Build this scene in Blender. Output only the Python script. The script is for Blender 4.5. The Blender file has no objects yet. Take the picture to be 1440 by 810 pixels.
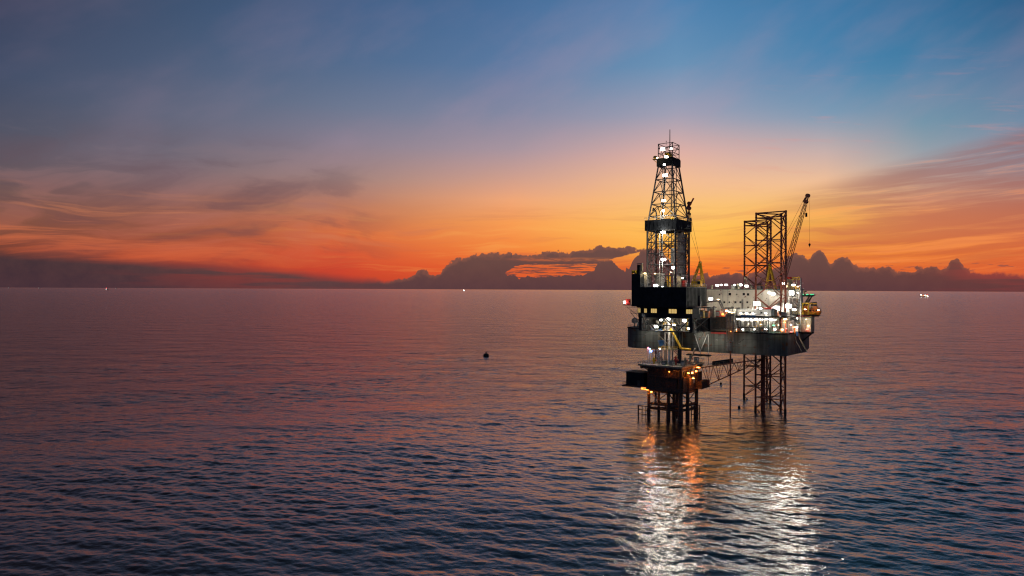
import bpy, bmesh, math, random
import numpy as np
from mathutils import Vector, Matrix
random.seed(7)
SC = bpy.context.scene
COL = SC.collection
PI = math.pi
F, CAMH = 960.0, 46.0

# ------------------------------------------------------------------ frame of the rig
TH = math.radians(36)
CU, SU = math.cos(TH), math.sin(TH)
OX, OY = 92.1, 245.0          # stern starboard corner of the hull
def W(p):
    u, v, z = p
    return Vector((OX + CU*u + SU*v, OY - SU*u + CU*v, z))
UC = -OX*CU + OY*SU
VC = -OX*SU - OY*CU
def hy(px): return 403.9 + 6.1*px/1440
def _d(px):
    x = (px-720)/F
    return CU*x - SU, SU*x + CU
def U(px, v):                 # metres along the stern for a sight line, at v metres behind the stern plane
    du, dv = _d(px); return UC + (v-VC)*du/dv
def Z(px, py, v):
    du, dv = _d(px); return CAMH - (py-hy(px))/F*(v-VC)/dv
def VV(px, u):                # depth at which a sight line meets the plane u
    du, dv = _d(px); return VC + (u-UC)*dv/du
def Q(px, py, v): return (U(px, v), v, Z(px, py, v))

def lin(c):
    return tuple(((x/255)/12.92 if x <= 10 else (((x/255)+0.055)/1.055)**2.4) for x in c)

# ------------------------------------------------------------------ mesh building
class MB:
    def __init__(s): s.v, s.f = [], []
    def add(s, vs, fs):
        b = len(s.v); s.v += [Vector(p) for p in vs]
        s.f += [tuple(b+i for i in f) for f in fs]; return s
    def hexa(s, b, t):        # 4 bottom + 4 top points, frame coords
        p = [W(x) for x in b] + [W(x) for x in t]; n = len(b)
        return s.add(p, [tuple(range(n))[::-1], tuple(range(n, 2*n))] + [(i, (i+1) % n, n+(i+1) % n, n+i) for i in range(n)])
    def box(s, u0, u1, v0, v1, z0, z1):
        q = [(u0, v0), (u1, v0), (u1, v1), (u0, v1)]
        return s.hexa([(a, b, z0) for a, b in q], [(a, b, z1) for a, b in q])
    def prism(s, poly, z0, z1):
        return s.hexa([(a, b, z0) for a, b in poly], [(a, b, z1) for a, b in poly])
    def bar(s, p, q, r, n=6, r2=None, caps=True):
        a, b = W(p), W(q); d = b-a
        if d.length < 1e-6: return s
        d.normalize(); h = Vector((0, 0, 1)) if abs(d.z) < .9 else Vector((1, 0, 0))
        x = d.cross(h).normalized(); y = d.cross(x); r2 = r if r2 is None else r2
        vs = []
        for c, rr in ((a, r), (b, r2)):
            for i in range(n):
                t = 2*PI*i/n + PI/n; vs.append(c + (x*math.cos(t)+y*math.sin(t))*rr)
        fs = [(i, (i+1) % n, n+(i+1) % n, n+i) for i in range(n)]
        if caps: fs += [tuple(range(n))[::-1], tuple(range(n, 2*n))]
        return s.add(vs, fs)
    def sq(s, p, q, w): return s.bar(p, q, w*.7071, 4)
    def path(s, pts, r, n=6):
        for a, b in zip(pts, pts[1:]): s.bar(a, b, r, n)
        return s
    def cyl(s, u, v, z0, z1, r, n=16, r2=None): return s.bar((u, v, z0), (u, v, z1), r, n, r2)
    def ball(s, p, r, n=10, m=6, sz=1.0):
        c = W(p); vs = []; fs = []
        for j in range(m+1):
            t = PI*j/m
            for i in range(n):
                a = 2*PI*i/n; vs.append(c+Vector((r*math.sin(t)*math.cos(a), r*math.sin(t)*math.sin(a), sz*r*math.cos(t))))
        for j in range(m):
            for i in range(n): fs.append((j*n+i, (j+1)*n+i, (j+1)*n+(i+1) % n, j*n+(i+1) % n))
        return s.add(vs, fs)
    def rail(s, pts, h=1.1, step=2.2, r=.05):     # handrail: posts, top and knee rail
        for a, b in zip(pts, pts[1:]):
            A, B = Vector(a), Vector(b); L = (B-A).length; n = max(1, int(L/step))
            for i in range(n+1):
                p = A.lerp(B, i/n); s.bar(p, (p.x, p.y, p.z+h), r, 4, caps=False)
            for k in (h, h*.52):
                s.bar((a[0], a[1], a[2]+k), (b[0], b[1], b[2]+k), r, 4, caps=False)
        return s
    def build(s, name, mat, parent=None, base=None, smooth=False):
        """link as one mesh object; origin at the parent's origin or at base (frame coords)"""
        o0 = parent['_b'] if parent is not None and '_b' in parent else None
        org = Vector(o0) if o0 is not None else (W(base) if base is not None else Vector((0, 0, 0)))
        me = bpy.data.meshes.new(name)
        me.from_pydata([tuple(p-org) for p in s.v], [], s.f); me.validate()
        bm = bmesh.new(); bm.from_mesh(me)
        bmesh.ops.remove_doubles(bm, verts=bm.verts, dist=1e-5)
        bmesh.ops.recalc_face_normals(bm, faces=bm.faces); bm.to_mesh(me); bm.free()
        if smooth:
            for p in me.polygons: p.use_smooth = True
        me.materials.append(mat)
        o = bpy.data.objects.new(name, me); COL.objects.link(o)
        o['_b'] = tuple(org)
        if parent is not None: o.parent = parent
        else: o.location = org
        return o

def tag(o, label=None, cat=None, group=None, kind=None):
    if label: o['label'] = label
    if cat: o['category'] = cat
    if group: o['group'] = group
    if kind: o['kind'] = kind
    return o
def thing(name, label, cat, base, group=None):
    o = bpy.data.objects.new(name, None); COL.objects.link(o)
    o.empty_display_size = .5
    o.location = W(base); o['_b'] = tuple(W(base))
    return tag(o, label, cat, group)
def copy_thing(o, du, dv, dz=0, label=None):
    d = W((du, dv, dz))-W((0, 0, 0))
    def rec(x, par):
        c = x.copy(); COL.objects.link(c)
        if par is not None: c.parent = par
        for k in [k for k in SC.objects if k.parent == x]: rec(k, c)
        return c
    r = rec(o, None); r.location = Vector(o.location)+d; r['_b'] = tuple(r.location)
    if label: r['label'] = label
    return r

# ------------------------------------------------------------------ materials
def mat(name, col, rough=.6, metal=0., var=.25, scale=.6, streak=0., spec=.4, rust=0.):
    m = bpy.data.materials.new(name); m.use_nodes = True
    nt = m.node_tree; N, L = nt.nodes, nt.links
    b = N['Principled BSDF']
    b.inputs['Roughness'].default_value = rough; b.inputs['Metallic'].default_value = metal
    b.inputs['Specular IOR Level'].default_value = spec
    tc = N.new('ShaderNodeTexCoord')
    n1 = N.new('ShaderNodeTexNoise'); n1.inputs['Scale'].default_value = scale; n1.inputs['Detail'].default_value = 6
    L.new(tc.outputs['Object'], n1.inputs['Vector'])
    mr = N.new('ShaderNodeMapRange'); L.new(n1.outputs['Fac'], mr.inputs[0])
    mr.inputs[1].default_value = .3; mr.inputs[2].default_value = .7
    mr.inputs[3].default_value = 1-var; mr.inputs[4].default_value = 1+var
    fac = mr.outputs[0]
    if streak:
        mp = N.new('ShaderNodeMapping'); mp.inputs['Scale'].default_value = (1.1, 1.1, .06)
        L.new(tc.outputs['Object'], mp.inputs[0])
        n2 = N.new('ShaderNodeTexNoise'); n2.inputs['Scale'].default_value = 1.0; n2.inputs['Detail'].default_value = 4
        L.new(mp.outputs[0], n2.inputs['Vector'])
        m2 = N.new('ShaderNodeMapRange'); L.new(n2.outputs['Fac'], m2.inputs[0])
        m2.inputs[1].default_value = .35; m2.inputs[2].default_value = .65
        m2.inputs[3].default_value = 1-streak; m2.inputs[4].default_value = 1+streak*.5
        mm = N.new('ShaderNodeMath'); mm.operation = 'MULTIPLY'
        L.new(fac, mm.inputs[0]); L.new(m2.outputs[0], mm.inputs[1]); fac = mm.outputs[0]
    vm = N.new('ShaderNodeVectorMath'); vm.operation = 'SCALE'; vm.inputs[0].default_value = col
    L.new(fac, vm.inputs['Scale']); out = vm.outputs[0]
    if rust:
        n3 = N.new('ShaderNodeTexNoise'); n3.inputs['Scale'].default_value = scale*2.3; n3.inputs['Detail'].default_value = 8
        L.new(tc.outputs['Object'], n3.inputs['Vector'])
        m3 = N.new('ShaderNodeMapRange'); L.new(n3.outputs['Fac'], m3.inputs[0])
        m3.inputs[1].default_value = .62-rust*.25; m3.inputs[2].default_value = .72-rust*.2
        mx = N.new('ShaderNodeMix'); mx.data_type = 'RGBA'
        L.new(m3.outputs[0], mx.inputs[0]); L.new(out, mx.inputs[6]); mx.inputs[7].default_value = (.16, .065, .03, 1)
        out = mx.outputs[2]
    L.new(out, b.inputs['Base Color'])
    return m
def emis(name, col, st):
    m = bpy.data.materials.new(name); m.use_nodes = True
    nt = m.node_tree; b = nt.nodes['Principled BSDF']
    b.inputs['Base Color'].default_value = (.8, .8, .8, 1)
    b.inputs['Emission Color'].default_value = (*col, 1); b.inputs['Emission Strength'].default_value = st
    return m
M = dict(
    hull=mat('hull_paint', (.125, .130, .112), .7, 0, .3, .25, .34, rust=.15, spec=.2),
    dark=mat('charcoal_paint', (.02, .023, .027), .85, 0, .3, .5, spec=.12),
    darkgrey=mat('dark_grey_steel', (.055, .06, .06), .75, 0, .35, .8, .3, rust=.2, spec=.2),
    grey=mat('grey_steel', (.2, .2, .19), .55, 0, .3, .8, .3, rust=.15),
    olive=mat('olive_grey_cladding', (.085, .09, .078), .8, 0, .35, .35, .2, spec=.15),
    light=mat('light_grey_steel', (.42, .42, .39), .5, 0, .25, 1.2, .2, rust=.1),
    leg=mat('leg_red_oxide', (.30, .085, .05), .6, 0, .35, .8, .2, rust=.2),
    tower=mat('derrick_steel', (.075, .07, .068), .5, .2, .3, .8),
    white=mat('white_wall_paint', (.62, .59, .52), .5, 0, .08, .4, .10, rust=0.02),
    yellow=mat('yellow_paint', (.70, .42, .02), .45, 0, .2, .8, .2),
    orange=mat('orange_paint', (.75, .20, .03), .45, 0, .2, 1.),
    red=mat('red_paint', (.5, .04, .03), .5, 0, .2, 1.),
    blue=mat('blue_paint', (.03, .13, .32), .6, 0, .3, 1.),
    beige=mat('beige_deck', (.34, .29, .2), .7, 0, .35, .9),
    green=mat('green_deck', (.05, .11, .09), .7, 0, .35, .9),
    black=mat('black_rubber', (.012, .012, .012), .7),
    pipe=mat('bare_pipe_steel', (.35, .33, .30), .4, .6, .3, 1.5, rust=.2),
    glass=mat('dark_window_glass', (.015, .018, .02), .1, 0, .1, 1., spec=.6),
    rusty=mat('rusty_jacket_steel', (.05, .038, .03), .75, 0, .4, .9, rust=.5),
    wire=mat('wire_rope', (.03, .028, .027), .6),
    l_white=emis('lamp_white', (1, .96, .90), 14),
    l_soft=emis('lamp_soft_white', (1, .90, .78), 8),
    l_warm=emis('lamp_warm', (1, .66, .30), 2.6),
    l_orange=emis('lamp_orange', (1, .22, .015), 1.9),
    l_red=emis('lamp_red', (1, .05, .03), 1.6),
    l_green=emis('lamp_green', (.05, .9, .32), 1.1),
    l_blue=emis('lamp_blue', (.15, .35, 1), 3),
    l_far=emis('far_ship_light', (1, .9, .8), .55),
    win=emis('lit_window', (1, .66, .18), .6),
)
# ------------------------------------------------------------------ sky colours read off the scene: (bearing as photo x, [(height as photo y, colour)])
SKY_COLS = [
 (0,   [(0,(58,66,92)),(100,(64,76,102)),(180,(76,80,98)),(230,(88,80,90)),(270,(108,80,80)),(310,(124,76,62)),(345,(120,62,50)),(375,(98,50,46)),(403,(70,46,52))]),
 (240, [(0,(60,80,110)),(90,(74,90,118)),(160,(90,98,120)),(220,(112,102,114)),(260,(128,98,100)),(300,(148,90,76)),(332,(152,78,60)),(352,(186,82,56)),(375,(152,56,48)),(404,(96,46,50))]),
 (480, [(0,(62,93,132)),(80,(76,103,138)),(150,(106,117,142)),(200,(134,124,140)),(250,(158,126,122)),(290,(180,114,90)),(325,(212,106,62)),(355,(212,82,52)),(380,(204,66,46)),(405,(160,52,48))]),
 (720, [(0,(70,108,152)),(90,(88,120,160)),(160,(128,134,160)),(210,(166,146,156)),(250,(206,156,138)),(280,(238,164,116)),(312,(246,154,80)),(345,(242,132,60)),(375,(234,100,46)),(406,(208,66,46))]),
 (950, [(0,(76,128,174)),(90,(104,144,180)),(160,(158,158,178)),(215,(222,174,162)),(255,(244,188,142)),(288,(250,192,114)),(320,(254,194,88)),(348,(252,178,70)),(375,(246,124,46)),(408,(222,76,42))]),
 (1160,[(0,(54,118,164)),(90,(70,130,172)),(160,(122,152,178)),(215,(200,174,168)),(255,(238,188,148)),(288,(248,188,106)),(315,(252,180,76)),(345,(250,160,60)),(375,(244,122,46)),(409,(222,80,46))]),
 (1300,[(0,(46,108,152)),(90,(64,124,164)),(170,(108,146,168)),(225,(156,160,166)),(262,(204,164,138)),(300,(236,150,90)),(345,(244,142,58)),(375,(240,116,48)),(409,(200,76,52))]),
 (1440,[(0,(42,94,136)),(90,(64,114,152)),(170,(106,136,162)),(225,(134,144,160)),(262,(172,134,126)),(300,(210,128,88)),(345,(228,116,60)),(375,(226,100,52)),(410,(170,66,56))]),
]
TOP_PTS = [(0,357),(60,361),(150,366),(250,370),(330,374),(420,384),(500,393),(545,395),(570,391),(588,384),(598,380),(606,388),(618,387),(626,376),(634,369),(648,364),(660,359),(690,357),(706,356),(718,354),(726,359),
 (745,358),(775,354),(800,356),(820,351),(845,347),(870,349),(905,352),(930,352),(945,372),(960,384),(985,388),(1020,386),(1060,383),(1085,377),(1102,372),(1110,361),(1117,358),(1128,357),(1133,360),(1139,366),(1141,357),(1145,353),(1150,350.5),(1155,353),(1159,359),(1163,366),(1168,374),(1172,368),(1176,363),(1182,360.5),(1188,364),(1196,366),(1197,371),(1203,376),(1215,377),(1240,379),(1250,377),(1265,382),(1290,379),(1312,376),(1334,377),(1336,369),(1340,366),(1346,365.5),(1350,369),(1353,376),(1358,379),(1385,383),(1415,384),(1440,389)]
WIND = 10.; SLOPE = .10; SEA_ROUGH = .085; BUMP1 = .08; BUMP2 = .034; FARVAR = .13; FARBUMP = 7.5
ADDED_SHEEN = .34
# ------------------------------------------------------------------ camera
cam = bpy.data.cameras.new('camera'); camo = bpy.data.objects.new('camera', cam); COL.objects.link(camo)
cam.sensor_width = 36; cam.lens = 24.0; cam.clip_start = .5; cam.clip_end = 400000
pitch = math.atan2(1.95, F); roll = -math.atan2(6.1, 1440)
camo.matrix_world = Matrix.Translation((0, 0, CAMH)) @ Matrix.Rotation(math.radians(90)+pitch, 4, 'X') @ Matrix.Rotation(-roll, 4, 'Z')
SC.camera = camo
SC.view_settings.view_transform = 'Standard'; SC.view_settings.look = 'None'
SC.view_settings.gamma = 1; SC.view_settings.exposure = 0; SC.view_settings.use_curve_mapping = False
SC.render.engine = 'CYCLES'
SC.cycles.use_denoising = True
SC.cycles.max_bounces = 6; SC.cycles.diffuse_bounces = 2; SC.cycles.glossy_bounces = 4
SC.cycles.sample_clamp_indirect = 6; SC.cycles.caustics_reflective = False; SC.cycles.caustics_refractive = False
SC.cycles.filter_width = 1.2

# ------------------------------------------------------------------ dusk sky (world shader, by compass bearing and elevation)
wd = bpy.data.worlds.new('World'); SC.world = wd; wd.use_nodes = True
NT = wd.node_tree; N, L = NT.nodes, NT.links
for n in list(N): N.remove(n)
def sock(x, i): 
    if isinstance(x, (int, float)): i.default_value = x
    else: L.new(x, i)
def math_(op, a, b=0., c=0.):
    n = N.new('ShaderNodeMath'); n.operation = op
    sock(a, n.inputs[0]); sock(b, n.inputs[1]); sock(c, n.inputs[2]); return n.outputs[0]
def add(a, b): return math_('ADD', a, b)
def sub(a, b): return math_('SUBTRACT', a, b)
def mul(a, b): return math_('MULTIPLY', a, b)
def mapr(x, a, b, c=0., d=1., smooth=False):
    n = N.new('ShaderNodeMapRange'); n.interpolation_type = 'SMOOTHSTEP' if smooth else 'LINEAR'
    for i, q in enumerate((x, a, b, c, d)): sock(q, n.inputs[i])
    return n.outputs[0]
def mixc(f, a, b, mode='MIX'):
    n = N.new('ShaderNodeMix'); n.data_type = 'RGBA'; n.blend_type = mode
    sock(f, n.inputs[0])
    for q, i in ((a, n.inputs[6]), (b, n.inputs[7])):
        if isinstance(q, tuple): i.default_value = (*q, 1)
        else: L.new(q, i)
    return n.outputs[2]
def comb(x, y, z):
    n = N.new('ShaderNodeCombineXYZ'); sock(x, n.inputs[0]); sock(y, n.inputs[1]); sock(z, n.inputs[2]); return n.outputs[0]
def noise(vec, scale, detail=5., rough=.55, dist=0.):
    n = N.new('ShaderNodeTexNoise'); L.new(vec, n.inputs['Vector'])
    n.inputs['Scale'].default_value = scale; n.inputs['Detail'].default_value = detail
    n.inputs['Roughness'].default_value = rough; n.inputs['Distortion'].default_value = dist
    return n.outputs['Fac']
tc = N.new('ShaderNodeTexCoord'); sp = N.new('ShaderNodeSeparateXYZ'); L.new(tc.outputs['Generated'], sp.inputs[0])
DX, DY, DZ = sp.outputs
AZ = mul(math_('ARCTAN2', DX, DY), 180/PI)                 # degrees, right positive
EL = mul(math_('ARCSINE', DZ), 180/PI)
ELC = math_('MAXIMUM', EL, 0.)
ELW = math_('SQRT', mul(ELC, 1/90))
def azel(px, py):
    x = (px-720)/F; y = (hy(px)-py)/F
    return math.degrees(math.atan(x)), math.degrees(math.atan(y*math.cos(math.atan(x))))
def ramp(px, stops):
    n = N.new('ShaderNodeValToRGB'); L.new(ELW, n.inputs[0]); r = n.color_ramp
    st = [((max(azel(px, y)[1], 0)/90)**.5, lin(c)) for y, c in stops]
    top = st[0][1]
    st = [(1., tuple(k*z for k, z in zip(top, (.12, .13, .16)))), (.70, tuple(k*z for k, z in zip(top, (.30, .26, .25)))), ((27/90)**.5, tuple(k*z for k, z in zip(top, (.74, .54, .42))))]+st
    st.sort(key=lambda s: s[0])
    r.elements[0].position = st[0][0]; r.elements[0].color = (*st[0][1], 1)
    r.elements[1].position = st[-1][0]; r.elements[1].color = (*st[-1][1], 1)
    for p, c in st[1:-1]:
        e = r.elements.new(p); e.color = (*c, 1)
    return n.outputs[0]
COLS = SKY_COLS
acc = None; prev = None
for px, stops in COLS:
    a = azel(px, 400)[0]; c = ramp(px, stops)
    acc = c if acc is None else mixc(mapr(AZ, prev, a), acc, c)
    prev = a
sky = acc
# high thin cirrus and streaks
dirv = tc.outputs['Generated']
p1 = comb(mul(AZ, .055), mul(EL, .20), 3.1)
warp = noise(p1, 1.3, 3., .5)
p2 = comb(add(mul(AZ, .075), mul(warp, 1.1)), add(mul(EL, .26), add(mul(warp, 1.5), mul(AZ, -.02))), 1.7)
w1 = noise(p2, 1.7, 6., .55)
p3 = comb(mul(AZ, .045), add(mul(EL, .75), mul(warp, 2.2)), 8.3)
w2 = noise(p3, 1.6, 6., .6)
# left: dusky veils
fl = mul(mapr(AZ, -6., -20., 0., 1., True), mul(mapr(EL, .6, 3.0, 0., 1., True), mapr(EL, 13., 7., 0., 1., True)))
veil = mapr(w1, .44, .66, 0., 1., True)
sky = mixc(mul(mul(veil, fl), .62), sky, mixc(mapr(EL, 2., 9.), lin((116, 62, 58)), lin((98, 78, 88))))
veil2 = mapr(w1, .50, .34, 0., 1., True)
sky = mixc(mul(mul(veil2, fl), .30), sky, mixc(mapr(EL, 2., 9.), lin((206, 98, 64)), lin((150, 122, 124))))
# middle and low: red and orange bars
fm = mul(mapr(EL, .4, 1.6, 0., 1., True), mapr(EL, 8.5, 4.0, 0., 1., True))
bars = mapr(w2, .48, .66, 0., 1., True)
sky = mixc(mul(mul(bars, fm), mapr(AZ, -18., 12., .66, .48)), sky, mixc(mapr(EL, 1., 6.), lin((206, 74, 40)), lin((206, 128, 88))))
bars2 = mapr(w2, .46, .30, 0., 1., True)
sky = mixc(mul(mul(bars2, fm), mapr(AZ, -22., -4., .04, .22)), sky, lin((255, 190, 96)))
# right: a broad streaky bank slanting up to the right
slant = sub(EL, add(mul(sub(AZ, 20.), .22), 5.3))           # elevation above the bank's axis
fr = mul(mapr(AZ, 15., 31., 0., 1., True), mul(mapr(slant, 2.4, .9, 0., 1., True), mapr(EL, .8, 2.2, 0., 1., True)))
p4 = comb(mul(AZ, .045), add(mul(sub(EL, mul(AZ, .06)), .72), mul(warp, .9)), 5.1)
w3 = noise(p4, 1.5, 6., .58)
sky = mixc(mul(mul(mapr(w3, .33, .56, 0., 1., True), fr), .66), sky, mixc(mapr(EL, 2.5, 8.5), lin((196, 88, 56)), lin((152, 98, 94))))
sky = mixc(mul(mul(mapr(w3, .47, .36, 0., 1., True), fr), .5), sky, lin((240, 138, 78)))
# faint pink wisps high up
fh = mul(mapr(EL, 6., 10., 0., 1., True), mapr(EL, 30., 16., 0., 1., True))
p5 = comb(add(mul(AZ, .03), mul(EL, .05)), add(mul(EL, .10), mul(AZ, -.06)), 2.2)
w4 = noise(p5, 1.6, 5., .5)
sky = mixc(mul(mul(mapr(w4, .42, .78, 0., 1., True), fh), mapr(AZ, -25., 0., .10, .22)), sky, lin((190, 150, 166)))
p6 = comb(mul(AZ, .09), add(mul(EL, .7), mul(AZ, .10)), 6.6)
w5 = noise(p6, 1.4, 5., .6)
fw = mul(mapr(AZ, 14., 24., 0., 1., True), mul(mapr(EL, 5., 8., 0., 1., True), mapr(EL, 18., 12., 0., 1., True)))
sky = mixc(mul(mul(mapr(w5, .56, .76, 0., 1., True), fw), .34), sky, lin((226, 140, 128)))

# low cumulus bank: silhouette height by bearing + billows
def fcurve(pts, lo, hi, vlo, vhi):
    n = N.new('ShaderNodeFloatCurve'); sock(mapr(AZ, lo, hi), n.inputs['Value'])
    c = n.mapping.curves[0]
    q = [((a-lo)/(hi-lo), (e-vlo)/(vhi-vlo)) for a, e in pts]
    c.points[0].location = q[0]; c.points[1].location = q[-1]
    for p in q[1:-1]: c.points.new(*p)
    for p in c.points: p.handle_type = 'VECTOR'
    n.mapping.update()
    return mapr(n.outputs[0], 0., 1., vlo, vhi)
TOP = TOP_PTS
pts = [azel(*p) for p in TOP]
half = azel(720, 400)[0]
left = [p for p in pts if p[0] <= half]; right = [p for p in pts if p[0] >= half]
ta = fcurve(left, pts[0][0], half, 0, 5); tb = fcurve(right, half, pts[-1][0], 0, 5)
isr = math_('GREATER_THAN', AZ, half)
top = add(mul(ta, sub(1., isr)), mul(tb, isr))
pc = comb(AZ, EL, 0.)
b1 = sub(noise(pc, .9, 7., .62), .5); b2 = sub(noise(pc, 4.4, 5., .68), .5)
vn = N.new('ShaderNodeTexVoronoi'); vn.feature = 'SMOOTH_F1'; vn.inputs['Scale'].default_value = 1.5; L.new(pc, vn.inputs['Vector'])
b3 = sub(.45, vn.outputs['Distance'])
crisp = mapr(AZ, -13., -8.5, 0., 1., True)
vm_ = N.new('ShaderNodeTexVoronoi'); vm_.feature = 'SMOOTH_F1'; vm_.inputs['Scale'].default_value = 3.6; L.new(pc, vm_.inputs['Vector'])
b4 = sub(.45, vm_.outputs['Distance'])
bill = add(add(mul(b1, .62), mul(b2, .36)), add(mul(b3, .55), mul(b4, .26)))
d = add(sub(top, EL), mul(bill, mapr(crisp, 0., 1., .12, 1.)))
wd_ = mapr(crisp, 0., 1., .42, .055)
# far right end dissolves again
wd_ = add(wd_, mapr(AZ, 33.5, 37., 0., .25))
bank = mapr(d, mul(wd_, -1.), wd_, 0., 1., True)
# sunset gaps under the sheet cloud left of the derrick
hs = comb(mul(AZ, .5), mul(EL, 2.4), 4.4)
hn = sub(noise(hs, 1.1, 5., .6), .5)
def gap(px, py, rx, ry, tilt, k=.9, soft=.28):
    a, e = azel(px, py); ex, ey = rx/960*57.3*math.cos(math.radians(a))**2, ry/960*57.3
    qa = mul(sub(AZ, a), 1/ex); qe = mul(sub(sub(EL, e), mul(sub(AZ, a), tilt)), 1/ey)
    r = math_('SQRT', add(mul(qa, qa), mul(qe, qe)))
    return mapr(add(r, mul(hn, k)), 1.+soft, 1.-soft, 0., 1., True)
SHB = [(700, 420), (708, 386), (716, 380), (724, 375), (738, 372.5), (790, 371.5), (840, 370), (858, 365), (872, 361), (886, 357), (900, 354), (910, 420)]   # underside of the sheet cloud
CU2 = [(700, 420), (706, 384), (716, 385), (730, 390), (748, 388), (770, 390), (800, 388), (818, 388), (828, 384), (836, 379), (840, 371), (848, 367), (857, 366), (865, 370), (870, 377), (879, 382), (885, 379), (889, 366), (896, 357), (910, 350)]   # cumulus under it
def seg(pl):
    q = [azel(*p) for p in pl]; return fcurve([(x, max(e, 0)) for x, e in q], q[0][0], q[-1][0], 0, 5)
hs2 = comb(mul(AZ, .9), mul(EL, 5.5), 4.4)
hn2 = sub(noise(hs2, 1.0, 6., .62), .5)
under = mapr(add(sub(seg(SHB), EL), mul(hn2, .55)), -.05, .05, 0., 1., True)
over = mapr(sub(sub(EL, seg(CU2)), mul(bill, .75)), -.035, .035, 0., 1., True)
inr = mul(math_('GREATER_THAN', AZ, azel(701, 400)[0]), math_('LESS_THAN', AZ, azel(909, 400)[0]))
bars_ = mapr(noise(comb(mul(AZ, .55), mul(EL, 9.), 1.2), 1.0, 5., .6), .50, .57, 1., .12, True)
g = mul(mul(under, over), mul(inr, math_('MAXIMUM', bars_, mapr(AZ, 7., 8.2, 0., 1., True))))
slit = mul(gap(790, 365, 74, 2.4, .0, 1.2, .7), mapr(hn2, -.12, .10, .2, 1., True))
g = math_('MAXIMUM', g, mul(slit, .5))
bank = mul(bank, sub(1., mul(g, .93)))
cl = mixc(mapr(AZ, -37., -14., 0., 1., True), lin((58, 45, 54)), lin((97, 66, 66)))
cl = mixc(mapr(AZ, 24., 37., 0., 1., True), cl, lin((112, 62, 60)))
cl = mixc(mapr(EL, 2.6, 0.2, 0., .42), cl, lin((70, 46, 56)))
cl = mixc(mapr(b1, -.2, .25, 0., .16), cl, lin((128, 82, 74)))
cl = mixc(mul(mapr(d, .02, .42, .30, 0., True), crisp), cl, lin((164, 96, 74)))
# red glow seen through thin cloud low at both ends
rg = mul(mapr(noise(comb(mul(AZ, .12), mul(EL, 1.6), 2.), 1.3, 4., .5), .40, .62, 0., 1., True), mapr(EL, 0., 1.2, .4, 1.))
cl = mixc(mul(mul(rg, mapr(AZ, -33., -20., 0., 1., True)), mapr(AZ, -9., -13., 0., .60, True)), cl, lin((150, 56, 50)))
cl = mixc(mul(mul(rg, mapr(AZ, 31., 35., 0., 1., True)), .7), cl, lin((150, 60, 58)))
sky = mixc(bank, sky, cl)
# small flat shreds of cloud in front of the glow
sh = noise(comb(mul(AZ, .8), mul(EL, 5.5), 7.7), .9, 4., .55)
fs = mul(mapr(EL, 1.15, 1.45, 0., 1., True), mapr(EL, 2.2, 1.8, 0., 1., True))
fs = mul(fs, mapr(AZ, 10., 14., 0., 1., True))
sky = mixc(mul(mul(mul(mapr(sh, .60, .65, 0., 1., True), fs), .75), sub(1., bank)), sky, lin((140, 78, 70)))
# the sky behind the viewer: plain blue dusk
back = mixc(mapr(EL, 0., 40.), lin((88, 92, 118)), lin((40, 62, 96)))
sky = mixc(mapr(DY, .45, -.25, 0., 1., True), sky, back)
nish = N.new('ShaderNodeTexSky'); nish.sky_type = 'NISHITA'; nish.sun_disc = False
nish.sun_elevation = math.radians(-3.); nish.sun_rotation = math.radians(15); 
bg1 = N.new('ShaderNodeBackground'); L.new(sky, bg1.inputs[0]); bg1.inputs[1].default_value = 1.0
bg2 = N.new('ShaderNodeBackground'); L.new(nish.outputs[0], bg2.inputs[0]); bg2.inputs[1].default_value = .05
ad = N.new('ShaderNodeAddShader'); L.new(bg1.outputs[0], ad.inputs[0]); L.new(bg2.outputs[0], ad.inputs[1])
wo = N.new('ShaderNodeOutputWorld'); L.new(ad.outputs[0], wo.inputs[0])
wd.cycles.sampling_method = 'MANUAL'; wd.cycles.sample_map_resolution = 1024

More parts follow.
